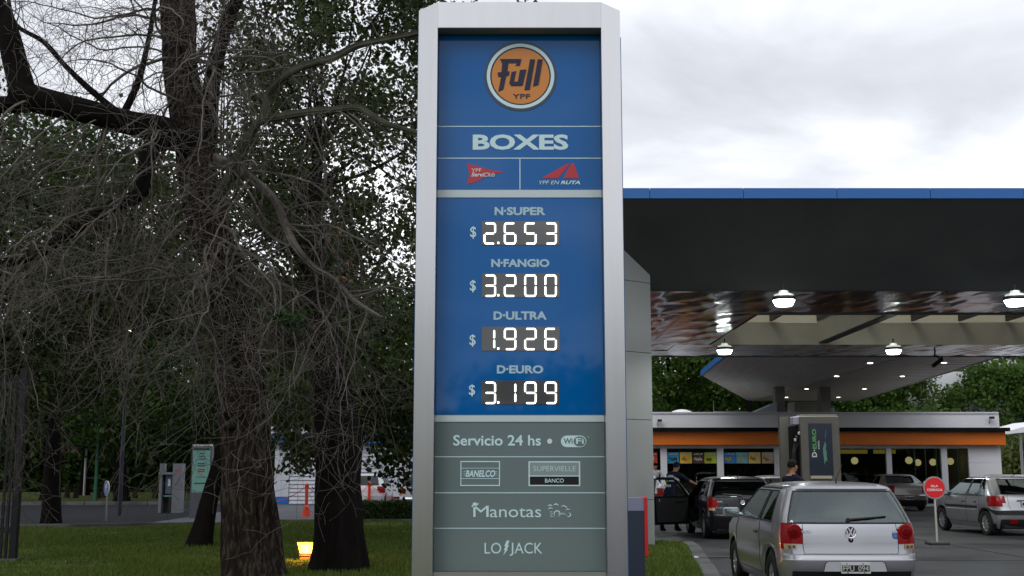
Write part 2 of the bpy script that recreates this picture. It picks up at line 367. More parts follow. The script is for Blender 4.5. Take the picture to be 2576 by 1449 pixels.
PL(1, [(930, 1268), (1112, 1165), (1134, 1165), (1046, 1268)], MATS['pennant_red'], p_r, 'road_mark')
PL(1, [(1140, 1165), (1160, 1165), (1196, 1268), (1084, 1268)], MATS['pennant_red'], p_r, 'road_mark')
T(1, 'YPF EN', 912, 1056, 1286, 1312, lt, p_r, shear=.25); T(1, 'RUTA', 1066, 1204, 1286, 1312, lt, p_r, bold=.035, shear=.25)
# price rows
SEG = {'0': 'abcdef', '1': 'bc', '2': 'abged', '3': 'abgcd', '5': 'afgcd', '6': 'afgecd', '9': 'abfgcd'}
def digit(ch, x0, y0, w, h, par):
    b = MB(); t = 11
    def bar(xa, ya, xb, yb):
        if abs(xa-xb) > abs(ya-yb): q = [(xa+3, ya-t/2), (xb-3, ya-t/2), (xb+2, ya), (xb-3, ya+t/2), (xa+3, ya+t/2), (xa-2, ya)]
        else: q = [(xa-t/2, ya+4), (xa, ya-1), (xa+t/2, ya+4), (xa+t/2, yb-4), (xa, yb+1), (xa-t/2, yb-4)]
        q = [cr(2, *p) for p in q]; b.prism([(p.x, YP-.009, p.z) for p in q], (0, .003, 0))
    X0, X1, Y0, Y1, Ym = x0+t/2, x0+w-t/2, y0+t/2, y0+h-t/2, y0+h/2; g_ = 8
    d = {'a': (X0+g_, Y0, X1-g_, Y0), 'b': (X1, Y0+g_, X1, Ym-5), 'c': (X1, Ym+5, X1, Y1-g_), 'd': (X0+g_, Y1, X1-g_, Y1), 'e': (X0, Ym+5, X0, Y1-g_), 'f': (X0, Y0+g_, X0, Ym-5), 'g': (X0+g_, Ym, X1-g_, Ym)}
    for s in SEG[ch]: bar(*d[s])
    for (u, v, c1, c2) in ((X1, Y0, 'a', 'b'), (X1, Y1, 'd', 'c'), (X0, Y0, 'a', 'f'), (X0, Y1, 'd', 'e')):   # rounded corners
        if c1 in SEG[ch] and c2 in SEG[ch]:
            du = -1 if u == X1 else 1; dvv = 1 if v == Y0 else -1
            q = [(u+du*(g_+3), v-dvv*t/2), (u+du*2, v-dvv*2), (u-du*t/2, v+dvv*(g_+4)), (u+du*t/2, v+dvv*(g_+4)), (u+du*(g_+3), v+dvv*t/2)]
            q = [cr(2, *p) for p in q]; b.prism([(p.x, YP-.0088, p.z) for p in q], (0, .0026, 0))
    if ch == '2' or ch == '3' or ch == '5':
        pass
    b.build('digit', lit, par)
for nm, tx, ty, price, box, ds in (('N•SUPER', (547, 880), (70, 124), '2653', (463, 970, 163, 318), (387, 427, 197, 277)),
                                   ('N•FANGIO', (525, 905), (410, 463), '3200', (463, 972, 503, 660), (385, 425, 548, 628)),
                                   ('D•ULTRA', (540, 888), (752, 807), '1926', (462, 972, 852, 1008), (383, 423, 903, 983)),
                                   ('D•EURO', (562, 865), (1104, 1158), '3199', (460, 970, 1203, 1360), (379, 420, 1230, 1308))):
    pm = mat('fuel_name_print', (.40, .58, .66), .4)
    a_, c_ = nm.split('•'); w0, w1 = tx; wn = 57
    T(2, a_, w0, w0+wn, ty[0], ty[1], pm, p_pr, bold=.04); T(2, c_, w0+wn+23, w1, ty[0], ty[1], pm, p_pr, bold=.04)
    ring(2, w0+wn+11, (ty[0]+ty[1])/2-2, .5, 8, pm, p_pr, 'dot', n=16)
    T(2, '$', ds[0], ds[1], ds[2], ds[3], lt, p_pr, bold=.01)
    p = [cr(2, box[0], box[3]), cr(2, box[1], box[2])]
    dsp = MB().box(p[0].x, p[1].x, YP-.005, YP+.002, p[0].z, p[1].z).build('price_display', dispm, S)
    for i, ch in enumerate(price):
        digit(ch, (476 if price[0] != '1' else 470, 608, 741, 873)[i], box[2]+9, 80, box[3]-box[2]-12, dsp)
    c = cr(2, 571, box[3]-12); MB().box(c.x-.008, c.x+.008, YP-.009, YP-.006, c.z-.007, c.z+.010).build('point', lit, dsp)
# grey rows
T(3, 'Servicio 24 hs', 363, 1116, 238, 330, lt, gr[0], bold=.018); ring(3, 1192, 292, .5, 22, lt, gr[0], 'dot', n=24)
def pill(x0, x1, y0, y1, lw=None, right=True, left=True, n=8):
    r = (y1-y0)/2; cy0 = (y0+y1)/2; q = []
    if left: q += [(x0+r-r*math.cos(t), cy0-r*math.sin(t)) for t in [math.pi/2*(-1+2*i/n) for i in range(n+1)]]
    else: q += [(x0, y1), (x0, y0)]
    if right: q += [(x1-r+r*math.cos(t), cy0-r*math.sin(t)) for t in [math.pi/2*(1-2*i/n) for i in range(n+1)]]
    else: q += [(x1, y0), (x1, y1)]
    return q
PL(3, pill(1288, 1507, 243, 343), lt, gr[0], 'badge'); PL(3, pill(1396, 1500, 251, 335), mat('badge_grey', (.15, .19, .185), .3), gr[0], 'badge', lift=.003)
T(3, 'Wi', 1310, 1388, 266, 314, darkink if 0 else MATS['badge_grey'], gr[0], bold=.02, lift=.0036); T(3, 'Fi', 1418, 1484, 266, 314, lt, gr[0], bold=.02, lift=.0066)
T(3, 'TM', 1510, 1530, 252, 262, lt, gr[0])
def frame(k, x0, x1, y0, y1, w, m, par):
    b = MB()
    for (a, c, d, e_) in ((x0, x1, y0, y0+w), (x0, x1, y1-w, y1), (x0, x0+w, y0+w, y1-w), (x1-w, x1, y0+w, y1-w)):
        p = cr(k, a, e_); q = cr(k, c, d); b.box(p.x, q.x, YP-.003, YP-.0005, p.z, q.z)
    return b.build('border', m, par)
frame(3, 425, 765, 462, 676, 9, lt, gr[1]); PL(3, [(434, 521), (756, 521), (756, 525), (434, 525)], lt, gr[1], 'line'); PL(3, [(434, 610), (756, 610), (756, 615), (434, 615)], lt, gr[1], 'line')
for x0, x1 in ((452, 468), (725, 737)):
    for y in (549, 566, 583): PL(3, [(x0, y), (x1, y), (x1, y+4), (x0, y+4)], lt, gr[1], 'line')
T(3, 'BANELCO', 470, 724, 540, 599, lt, gr[1], bold=.03, shear=.2)
frame(3, 1010, 1453, 464, 677, 10, lt, gr[1]); PL(3, [(1020, 474), (1443, 474), (1443, 586), (1020, 586)], mat('bank_grey', (.25, .31, .31), .4), gr[1], 'field')
PL(3, [(1021, 594), (1442, 594), (1442, 665), (1021, 665)], mat('bank_black', (.008, .006, .006), .3), gr[1], 'field')
PL(3, [(1020, 586), (1443, 586), (1443, 594), (1020, 594)], lt, gr[1], 'line')
T(3, 'SUPERVIELLE', 1052, 1414, 506, 549, lt, gr[1], bold=-.012, lift=.0036); T(3, 'BANCO', 1152, 1313, 612, 647, lt, gr[1], lift=.0036, bold=.005)
T(3, 'M', 535, 668, 846, 942, lt, gr[2]); T(3, 'anotas', 678, 1118, 864, 945, lt, gr[2])
PL(3, [(518, 846), (530, 840), (530, 828), (540, 818), (556, 817), (566, 826), (574, 826), (584, 818), (580, 832), (562, 848), (540, 858), (526, 858)], lt, gr[2], 'hat_mark')
b = MB()
def arc3(cx, cy0, r, a0, a1, w, taper=True, n=14):
    out, inn = [], []
    for i in range(n+1):
        t = R(a0+(a1-a0)*i/n); ww = w*(math.sin(math.pi*(i+.4)/(n+.8)) if taper else 1)
        out.append((cx+(r+ww/2)*math.cos(t), cy0-(r+ww/2)*math.sin(t))); inn.append((cx+(r-ww/2)*math.cos(t), cy0-(r-ww/2)*math.sin(t)))
    for i in range(n):
        q = [cr(3, *p) for p in (out[i], out[i+1], inn[i+1], inn[i])]; b.prism([(p.x, YP-.0035, p.z) for p in q], (0, .003, 0))
arc3(1255, 915, 26, -80, 250, 10); arc3(1355, 922, 16, -160, 100, 9); arc3(1195, 862, 22, 30, 150, 10); arc3(1245, 855, 24, 20, 150, 11); arc3(1310, 880, 34, 10, 130, 9); arc3(1200, 890, 26, 40, 150, 8); arc3(1350, 905, 30, 50, 140, 7)
for y, x0, x1 in ((895, 1193, 1215), (910, 1198, 1218), (925, 1193, 1215), (938, 1200, 1225), (916, 1262, 1335), (908, 1262, 1320)):
    q = [cr(3, *p) for p in ((x0, y), (x1, y), (x1, y+4), (x0, y+4))]; b.prism([(p.x, YP-.0035, p.z) for p in q], (0, .003, 0))
b.build('car_mark', lt, gr[2])
T(3, 'LO', 632, 776, 1163, 1257, lt, gr[3]); T(3, 'J', 848, 880, 1163, 1276, lt, gr[3]); T(3, 'ACK', 890, 1128, 1163, 1257, lt, gr[3])
PL(3, [(822, 1145), (846, 1145), (831, 1185), (843, 1185), (824, 1218), (834, 1220), (792, 1272), (808, 1228), (798, 1226), (812, 1195), (802, 1193)], lt, gr[3], 'bolt_mark')
# cabinet with the red side just right of the sign
C = empty('service_cabinet', (1.75, 16, 0), 'navy blue metal cabinet with grey top and red side beside the tall price sign', 'cabinet')
MB().box(1.42, 1.755, 15.85, 16.3, 0, 1.02).build('body', mat('navy', (.022, .032, .055), .4), C)
MB().box(1.42, 1.755, 15.85, 16.3, 1.021, 1.19).build('top', mat('cab_top', (.22, .23, .32), .35), C)
MB().box(1.757, 1.80, 15.83, 16.32, .42, 1.2, b=.01).build('side_panel', mat('cab_red', (.55, .015, .02), .4), C)
# ------------------------------------------------------------------ canopy
mirror = mat('polished_soffit', (.33, .345, .37), .13, 1.0, bump=.05, bscale=2.6, stretch=(1, .15, 1)); frame_m = mat('beam_beige', (.66, .63, .55), .6, var=(.58, .56, .49), vscale=1)
dark_f = mat('dark_fascia', (.052, .056, .058), .5, var=(.072, .077, .075), vscale=.6); dkgap = mat('dark_gap', (.01, .01, .01), .9)
CX0, CX1, YF, YB, ZS = .6, 32.0, 25.3, 40.25, 5.43
can = empty('forecourt_canopy', (16, 32, 0), 'wide fuel station canopy with blue edge strip, sloped dark fascia and polished metal underside', 'canopy')
x = 2.3-1.93; x = at(1634.6, 486, 23.6).x-1.93; i = 0
while x < CX1:
    MB().box(x+.006, min(x+1.924, CX1), 23.6, 23.75, 7.09, 7.31, b=.004).build('edge_panel', blue_m, can); x += 1.93
MB().prism([(CX0, 23.62, 7.09), (CX0, 25.3, 5.43), (CX0, 25.45, 5.43), (CX0, 25.5, 7.28), (CX0, 23.76, 7.28)], (CX1-CX0, 0, 0)).build('fascia', dark_f, can)
OX, OY0, OY1 = 6.2, 29.2, 36.4
b = MB()
b.box(CX0, CX1, 25.5, OY0, 5.6, 7.2); b.box(CX0, OX, OY0, OY1, 5.6, 7.2); b.box(CX0, CX1, OY1+.01, YB, 5.6, 6.0)
b.build('roof_deck', dkgap, can)
fr = MB(); fr.box(CX0, CX1, YB, YB+.05, 5.40, 6.02); fr.build('rear_trim', mat('trim_grey', (.3, .3, .31), .4), can)
# wall of the roof opening
MB().box(OX, CX1, OY1-.03, OY1, 5.42, 6.12).build('opening_wall', frame_m, can)
MB().box(OX-.03, OX, OY0, OY1, 5.42, 6.2).build('opening_wall', dark_f, can)
MB().box(OX, CX1, OY0, OY0+.03, 5.42, 6.2).build('opening_wall', frame_m, can)
b = MB(); b.box(OX-.06, CX1, OY0-.07, OY0-.0, 5.40, 5.45); b.build('opening_trim', MATS['trim_grey'], can)
xr = 6.6
MB().box(OX, CX1, OY1-.02, OY1-.005, 6.125, 6.43).build('upper_glazing', mat('frosted_cream', (.80, .76, .64), .6, tl=.75), can)
b0 = MB(); b0.box(-.045, .045, OY0, OY1, 6.16, 6.42)
raf = None
for i in range(18):
    X = 6.62+1.475*i
    if raf is None: raf = b0.build('rafter', mat('rafter_dark', (.05, .045, .04), .5), can); raf.location.x += X; base = raf
    else: c = base.copy(); c.location.x = X; COL.objects.link(c)
for i in range(3):
    X = 9.55+8.6*i
    MB().box(X, X+.30, OY0+.03, OY1-.03, 5.50, 6.18).build('cross_beam', [frame_m], can)
    MB().box(X+.02, X+.28, OY0+.03, OY1-.03, 5.46, 5.497).build('beam_flange', dark_f, can)
MB().box(OX, CX1, OY0, OY1, 6.44, 6.46).build('skylight', glass('skylight_glass', (.80, .79, .72), .05, 1.3), can)
# polished sheets of the underside, each slightly buckled
pms = []
def sheet_mesh(w, h, seed, amp=.032):
    n, m_ = 20, 14; r_ = random.Random(seed); ox = r_.random()*50; V = []; F = []
    for j in range(m_+1):
        for i in range(n+1):
            u, v = i/n, j/m_; e_ = min(1, 6*min(u, 1-u, v, 1-v))
            V.append((u*w, v*h, amp*e_*(.5*mn.noise(Vector((ox+u*3.0+v*1.5, v*.25, seed)))+2.6*(v-.5)*mn.noise(Vector((ox+u*4.2+v*.5, 0, seed+9)))+2.2*(u*0+v-.5)*mn.noise(Vector((ox+u*11+v*.9, 0, seed+3)))) + .02*(r_.random()-.5)*0))
    for j in range(m_):
        for i in range(n):
            a = j*(n+1)+i; F.append((a, a+n+1, a+n+2, a+1))
    me = bpy.data.meshes.new('soffit_sheet'); me.from_pydata(V, [], F); me.materials.append(mirror); me.shade_smooth(); return me
SMS = {}
def soff(x0, x1, y0, y1, w, h):
    nx = max(1, round((x1-x0)/w)); ny = max(1, round((y1-y0)/h)); w, h = (x1-x0)/nx, (y1-y0)/ny
    key = (round(w, 3), round(h, 3))
    if key not in SMS: SMS[key] = [sheet_mesh(w-.012, h-.012, s) for s in range(7)]
    for i in range(nx):
        for j in range(ny):
            o = link('soffit_sheet', SMS[key][i % 7], can); o.location = (x0+i*w+.006, y0+j*h+.006, ZS); o.rotation_euler = (R(random.uniform(-.12, .12)), R(random.uniform(-.2, .2)), 0)
soff(CX0, CX1, YF+.15, OY0-.08, 2.3, 1.9); soff(CX0, OX-.06, OY0-.07, OY1, 1.9, 1.85); soff(CX0, CX1, OY1+.02, YB, 2.3, 1.9)
# rear canopy, left half smooth sheet, right half slatted
rc = empty('rear_canopy', (14, 52, 0), 'lower pointed rear canopy over the shop, smooth on its left and slatted on its right', 'canopy')
ZR = 5.43
b = MB(); b.prism([(7.4, 40.4, ZR+.05), (7.9, 48.7, ZR+.05), (13.2, 66, ZR+.05), (19.3, 66, ZR+.05), (16.8, 40.4, ZR+.05)], (0, 0, .12)); b.build('deck', mat('canopy_white', (.55, .56, .58), .4), rc)
b = MB(); b.prism([(7.37, 40.4, ZR), (7.87, 48.72, ZR), (7.83, 48.73, ZR), (7.33, 40.4, ZR)], (0, 0, .22)); b.build('edge_strip', blue_m, rc)
satin = mat('satin_soffit', (.88, .87, .87), .42, .35, var=(.60, .585, .58), vscale=1.5, stretch=(6, .4, 1))
def yx(y): return 7.4+(y-40.4)*.0602 if y < 48.7 else 7.9+(y-48.7)*.3064
y = 40.45
while y < 66:
    y2 = min(y+2.1, 65.98); MB().add([(yx(y)+.02, y+.01, ZR), (13.5, y+.01, ZR), (13.5, y2, ZR), (min(13.5, yx(y2)+.02), y2, ZR)], [(0, 1, 2, 3)]).build('soffit_sheet', satin, rc); y += 2.12
MB().prism([(13.51, 40.45, ZR+.03), (13.51, 65.95, ZR+.03), (19.2, 65.95, ZR+.03), (16.75, 40.45, ZR+.03)], (0, 0, .01)).build('slat_gap_shade', mat('slat_shadow', (.05, .035, .03), .8), rc)  # dark sheet added so the gaps between the slats look shaded
sm = mat('slat_metal', (.66, .62, .61), .34, .5); y = 40.5; 
while y < 65.9:
    xa, xb = 13.52, 16.8+(y-40.4)*.0977-.05
    MB().box(xa, xb, y, y+.52, ZR-.01, ZR+.02).build('slat', sm, rc); y += .72
MB().prism([(16.8, 40.4, ZR-.02), (19.3, 66, ZR-.02), (19.38, 66, ZR-.02), (16.88, 40.4, ZR-.02)], (0, 0, .22)).build('edge_strip', MATS['canopy_white'], rc)
spot = mat('spot_glow', (1, 1, .8), .5, emit=(1, 1, .75), estr=6)
for px, py in ((2189, 913), (2105, 946), (2029, 978), (1978, 999), (2375, 912), (2270, 946), (2174.6, 978), (2109, 999)):
    p = atz(px, py, ZR); MB().lathe([(.0, -.02), (.085, -.02), (.10, -.012)], (p.x, p.y, ZR), k=12, capped=False).build('downlight', spot, rc)
for px0, px1, Y in ((1950, 1975, 55), (2063, 2090, 55)):
    a, c = at(px0, 1000, Y), at(px1, 1000, Y)
    MB().box(a.x, c.x, Y, Y+.5, 0, ZR-.015).build('column', mat('column_grey', (.30, .29, .27), .5), rc)
# hanging canopy lamps
def lamp_proto():
    r = empty('canopy_lamp', (0, 0, 0), 'x', 'lamp', 'floodlights hung under the fuel station canopy')
    MB().lathe([(.09, .17), (.11, .12), (.20, .09), (.21, .045)], (0, 0, 0), k=20, capped=False).build('reflector', mat('lamp_ring', (.75, .8, .75), .2, .5, emit=(.9, 1, .9), estr=.5), r)
    MB().lathe([(.235, .045), (.245, 0), (.235, -.03)], (0, 0, 0), k=20).build('housing', black, r)
    b = MB()
    b.lathe([(.225, -.031), (.225, -.05), (.17, -.15), (.0, -.165)], (0, 0, 0), k=20, capped=False); b.build('lens', glow, r)
    MB().tube([(0, 0, .19), (0, 0, .31)], .02).build('stem', black, r)
    li = bpy.data.lights.new('lamp_light', 'SPOT'); li.energy = 420; li.spot_size = R(150); li.spot_blend = .4; li.color = (.95, 1, .96); li.shadow_soft_size = .15; lo = bpy.data.objects.new('lamp_light', li); COL.objects.link(lo); lo.parent = r; lo.location = (0, 0, -.22)
    return r
lp_ = lamp_proto()
for i, (px, py, lb) in enumerate(((1972, 760, 'bright round lamp hanging under the canopy front, left of the two nearer ones'), (2555, 760, 'bright canopy lamp cut by the right edge of the picture'),
                                  (1823, 884, 'lit lamp at the rear canopy edge closest to the grey pillar'), (2248, 884, 'lit lamp at the rear canopy edge above the slatted soffit'))):
    p = atz(px, py, ZS-.40)
    o = lp_ if i == 0 else copy_tree(lp_); o.location = (p.x, p.y, ZS-.33); o['label'] = lb
p = at(2355, 900, 38.5); cv = empty('security_camera', p, 'black bracket camera hanging from the canopy underside at right', 'security camera')
MB().tube([(p.x-.02, p.y, ZS), (p.x-.05, p.y, p.z+.1), (p.x+.1, p.y, p.z)], .03).build('bracket', black, cv); MB().prism([(p.x-.15, p.y-.1, p.z-.22), (p.x+.18, p.y-.1, p.z+.02), (p.x+.2, p.y-.1, p.z-.1), (p.x-.1, p.y-.1, p.z-.32)], (0, .2, 0)).build('body', black, cv)
# clad pillar carrying the canopy
pil = empty('canopy_pillar', (2.6, 25.4, 0), 'large grey panel clad pillar carrying the left end of the canopy', 'pillar')
clad = mat('grey_cladding', (.25, .26, .255), .42, .2, var=(.29, .30, .295), vscale=.5)
x1, y1 = 2.98, 25.0; x0, y0 = 1.5, 23.84
def slope_z(Y): return 7.08-(Y-23.62)*(1.65/1.68)
zj = [0, at(1610, 888, 25.0).z-1.78*2, at(1610, 888, 25.0).z-1.78, at(1610, 888, 25.0).z, at(1610, 712, 25.0).z]
zj = [0.02, .95, zj[3]-1.42, zj[3], zj[4], 9]
for a, c in zip(zj[:-1], zj[1:]):
    c = c-.012; top = lambda u: min(c, slope_z(y0+(y1-y0)*u)-.003); us = [u/24 for u in range(25) if top(u/24) > a]
    if len(us) < 2: continue
    fp = [(x0+(x1-x0)*u, y0+(y1-y0)*u, a) for u in us]+[(x0+(x1-x0)*u, y0+(y1-y0)*u, top(u)) for u in us[::-1]]
    MB().prism(fp, (-.02, .03, 0)).build('cladding_panel', clad, pil)
    if top(1) > a: MB().prism([(x1+.002, y1, a), (x1+.002, y1+1.2, a), (x1+.002, y1+1.2, min(top(1), 5.42)), (x1+.002, y1, top(1))], (-.03, 0, 0)).build('cladding_panel', clad, pil)
MB().prism([(x0+.03, y0+.05, 0), (x1-.02, y1+.03, 0), (x1-.02, y1+1.18, 0), (x0+.03, y1+1.18, 0)], (0, 0, 5.35)).build('core', dkgap, pil)

# ------------------------------------------------------------------ shop
D = 52.0
def sxp(px): return at(px, 1150, D).x
SX0, SX1 = 1.0, sxp(2516)
z_win, z_or0, z_or1, z_bl, z_rt = at(2300, 1128, D).z, at(2300, 1119.5, D).z, at(2300, 1086, D).z, at(2300, 1077, D).z, at(2300, 1041, D).z
shop = empty('shop', (12, D, 0), 'low white convenience shop with orange band and big dark windows behind the cars', 'shop')
cream = mat('shop_white', (.87, .88, .91), .5, var=(.82, .83, .86), vscale=.8)
MB().box(SX0, SX1-.05, D-.15, D+.15, z_bl+.01, z_rt).build('parapet', cream, shop)
MB().box(SX0, SX1-.03, D-.20, D+.2, z_rt+.002, z_rt+.07).build('coping', mat('coping', (.75, .75, .78), .4), shop)
MB().box(SX1-.05, SX1+.0, D-.14, D+11.5, z_bl+.01, z_rt).build('parapet', cream, shop)
MB().box(SX0, sxp(2529), D-.7, D+.2, z_or1+.002, z_bl).build('eave', dkgap, shop)
MB().box(SX0, sxp(2522), D-.45, D-.16, z_or0, z_or1).build('orange_band', mat('orange_band', (.85, .19, .008), .4), shop)
MB().box(SX0, SX1, D-.14, D+12, z_or0+.15, z_bl-.05).build('roof_slab', mat('shop_inner', (.25, .24, .22), .8), shop)
MB().box(SX0, SX1-.02, D-.10, D+.05, z_win, z_or0+.1).build('lintel', cream, shop)
for a, c in ((1600, 1606), (1661, 1677), (1803, 1819), (2228, 2241), (2365.5, 2380.5)):
    MB().box(sxp(a), sxp(c), D-.12, D+.06, 0, z_win-.002).build('mullion', cream, shop)
for a, c in ((1947, 2050), (2434.6, 2516)):
    x0_, x1_ = sxp(a), sxp(c); n = 3; 
    for k in range(4):
        MB().box(x0_, x1_, D-.10, D+.06, z_win*k/4+.004*(k > 0), z_win*(k+1)/4-.004).build('wall_panel', cream, shop)
wg = glass('shop_glass', (.55, .6, .58), .01, 1.45)
for a, c in ((1606, 1661), (1677, 1803), (1819, 1947), (2050, 2228), (2241, 2365.5), (2380.5, 2434.6)):
    w = MB().box(sxp(a)+.01, sxp(c)-.01, D, D+.012, .12, z_win-.003).build('window', wg, shop)
    MB().box(sxp(a), sxp(c), D-.04, D+.05, 0.0, .115).build('sill', steel, w)
for a in (2300, 2327, 2355, 2408):
    MB().box(sxp(a), sxp(a)+.05, D+.02, D+.08, .12, z_win-.004).build('glazing_bar', steel, shop)
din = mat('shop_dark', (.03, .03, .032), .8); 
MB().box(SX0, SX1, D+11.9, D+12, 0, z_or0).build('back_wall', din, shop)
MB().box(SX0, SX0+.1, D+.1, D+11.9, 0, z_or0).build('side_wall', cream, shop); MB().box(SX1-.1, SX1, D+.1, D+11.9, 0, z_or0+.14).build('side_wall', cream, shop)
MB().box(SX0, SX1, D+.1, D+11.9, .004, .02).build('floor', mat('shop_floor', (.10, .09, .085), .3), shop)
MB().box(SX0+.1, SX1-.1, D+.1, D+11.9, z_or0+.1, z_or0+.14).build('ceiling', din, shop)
glo_y = mat('warm_strip', (.6, .45, .1), .5, emit=(.75, .50, .08), estr=.32)
MB().box(sxp(2112), sxp(2226), D+2.5, D+2.6, z_or0-.34, z_or0-.16).build('light_strip', glo_y, shop); MB().box(sxp(2243), sxp(2300), D+2.5, D+2.6, z_or0-.34, z_or0-.16).build('light_strip', glo_y, shop)
gl = mat('globe_glow', (1, .85, .5), .5, emit=(1, .78, .36), estr=.85); i = 0; gp = None
for (cx, cy_, Y) in ((300, 500, 55), (747, 497, 54.2), (820, 515, 58), (945, 512, 56.5), (1088, 505, 56)):
    p = at((2250+cx/2.993)/1.0932, (1100+cy_/2.993)/1.0932, Y); r_ = .165
    t = ('globe lamp in the shop window left of the mullions', 'brightest globe lamp in the middle shop window, leftmost there', 'smaller globe lamp second in the middle shop window', 'globe lamp third in the middle shop window', 'globe lamp in the narrow right shop window')[i]
    if gp is None:
        gp = empty('globe_lamp', p, t, 'lamp', 'round yellow globe lamps hanging inside the shop')
        MB().lathe([(r_*math.sin(math.pi*k/8), r_*math.cos(math.pi*k/8)) for k in range(9)], p, k=16, capped=False).build('globe', gl, gp, smooth=True)
        MB().tube([(p.x, p.y, p.z+r_), (p.x, p.y, p.z+.8)], .008, 4).build('cord', black, gp)
    else: copy_tree(gp, p, label=t)
    i += 1
# shelving with goods inside
goods = [mat('goods_'+n_, c, .5) for n_, c in (('red', (.35, .04, .03)), ('yellow', (.4, .28, .04)), ('white', (.4, .4, .4)), ('green', (.05, .2, .06)), ('blue', (.04, .08, .3)))]
for px, Y, k in ((1640, 55, 0), (1720, 56, 1), (1770, 57, 0), (1870, 56, 0), (2180, 60, 1), (2290, 61, 0)):
    p = at(px, 1183, Y); sh = empty('shop_shelf', (p.x, Y, 0), {1640: 'dark goods shelf inside the shop beside the grey pillar', 1720: 'goods shelf inside the shop window under the first four posters', 1770: 'goods shelf behind the black hatchback inside the shop', 1870: 'goods shelf inside the shop under the second row of posters', 2180: 'goods shelf deep in the shop right of the fuel pump', 2290: 'goods shelf deep in the middle shop window'}[px], 'shelf', 'goods shelves inside the shop')
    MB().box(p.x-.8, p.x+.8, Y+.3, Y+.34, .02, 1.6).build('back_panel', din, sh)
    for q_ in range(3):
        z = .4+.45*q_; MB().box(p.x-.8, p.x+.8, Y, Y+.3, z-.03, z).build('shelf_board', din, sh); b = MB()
        for u in range(11): b.box(p.x-.76+u*.14, p.x-.65+u*.14, Y+.02, Y+.2, z+.002, z+random.uniform(.15, .33), mi=random.randrange(5))
        tag(b.build('goods', goods, sh), kind='stuff')
# posters inside the glass
pc = {'b': (.03, .30, .52), 'y': (.62, .42, .06), 'k': (.05, .025, .02), 'g': (.32, .42, .03), 'B': (.03, .2, .5), 't': (.15, .40, .48), 'Y': (.66, .50, .16), 'p': (.52, .42, .30), 'r': (.55, .04, .04)}
acc = {'b': (.05, .03, .03), 'y': (.7, .25, .04), 'k': (.5, .45, .4), 'g': (.25, .15, .04), 'B': (.7, .45, .08), 't': (.7, .6, .2), 'Y': (.6, .3, .05), 'p': (.6, .25, .03), 'r': (.7, .5, .05)}
posn = {'r': 'red and yellow poster cut off by the grey pillar', 'b': 'sky blue poster with dark cups, first in the left window', 'y': 'yellow orange poster second in the left window', 'k': 'dark brown menu poster third in the left window', 'g': 'lime green poster fourth in the left window', 'B': 'deep blue poster with orange pack, first in the right hand row', 't': 'pale turquoise poster second in the right hand row', 'Y': 'yellow cream poster third in the right hand row', 'p': 'beige poster with orange sandwich, last in the right hand row'}
for k, (a, c) in {'r': (140, 202), 'b': (283, 380), 'y': (388, 487), 'k': (492, 585), 'g': (590, 688), 'B': (750, 850), 't': (852, 948), 'Y': (953, 1052), 'p': (1063, 1160)}.items():
    fx = lambda v: sxp((1740+v/2.9946)/1.0932); xa, xb = fx(a), fx(c); za, zb = at(1700, 1165.7, D).z, at(1700, 1137.6, D).z; w, h = xb-xa, zb-za
    po = empty('window_poster', ((xa+xb)/2, D+.05, za), posn[k], 'poster', 'food posters in a row inside the shop windows')
    m_ = mat('poster_'+posn[k].split()[0]+k, pc[k], .5, var=tuple(min(1, v*1.5+.03) for v in pc[k]), vscale=2.5); MB().box(xa, xb, D-.012, D-.004, za, zb).build('sheet', m_, po)
    ma = mat('poster_print_'+k, acc[k], .5); b = MB()
    for u in range(5 if k in 'bk' else 3):
        ex, ez = xa+w*(.22+.14*u), za+h*random.uniform(.3, .5); r1, r2 = w*.07*(1 if k in 'bk' else 1.7), h*random.uniform(.12, .2)
        b.prism([(ex+r1*math.cos(t), D-.017, ez+r2*math.sin(t)) for t in [R(45*i_+20*u) for i_ in range(8)]], (0, .003, 0))
    b.build('picture', ma, po); b = MB()
    for u in range(4): b.box(xa+w*(.15+.2*u), xa+w*(.29+.2*u), D-.018, D-.0135, za+h*.78, za+h*(.86+.04*(u % 2)))
    b.build('print', mat('print_white', (.7, .7, .68), .5), po)
# things on the roof
def on_roof(name, lb, cat, pts, m, Y, dep):
    o = MB().prism([(at(x_, y_, Y).x, Y, at(x_, y_, Y).z) for x_, y_ in pts], (0, dep, 0)).build(name, m, origin=(at(pts[0][0], pts[0][1], Y))); return tag(o, lb, cat)
on_roof('roof_unit', 'square beige cabinet on the shop roof between the two canopy columns', 'roof cabinet', [(1999, 1046), (1999, 1010), (2060, 1010), (2068, 1046)], mat('unit_beige', (.34, .33, .30), .6), 56.5, 1.5)
on_roof('roof_hood', 'pale blue sloping metal hood on the shop roof left of the column', 'roof hood', [(1880, 1046), (1955, 1012), (1955, 1046)], mat('hood_blue', (.45, .52, .60), .4), 54.2, 2)
on_roof('roof_hood', 'small pale blue metal box on the roof beside the right canopy column', 'roof box', [(2068, 1046), (2068, 1026), (2100, 1026), (2100, 1046)], MATS['hood_blue'], 57.5, 1)
pr = at(1715, 1043, 54); o = MB().lathe([(.62, 0), (.58, .12), (.4, .24), (.2, .3), (0.01, .32)], (pr.x, 54, z_rt-.02), k=24).build('roof_dome', cream, smooth=True, origin=(pr.x, 54, z_rt)); tag(o, 'low white dome on the shop roof near the grey pillar', 'roof dome')
rr = empty('roof_rail', at(1840, 1043, 54), 'thin metal rail and mast standing on the shop roof', 'roof rail')
b = MB(); a = at(1795, 1036, 54); c = at(1880, 1036, 54); b.tube([a, c], .03, 5); b.build('rail', steel, rr)
for px in (1797, 1829, 1876): q_ = at(px, 1036, 54); MB().tube([(q_.x, 54, z_rt-.3), (q_.x, 54, q_.z+(.12 if px == 1829 else 0))], .03, 5).build('rail_post', steel, rr)
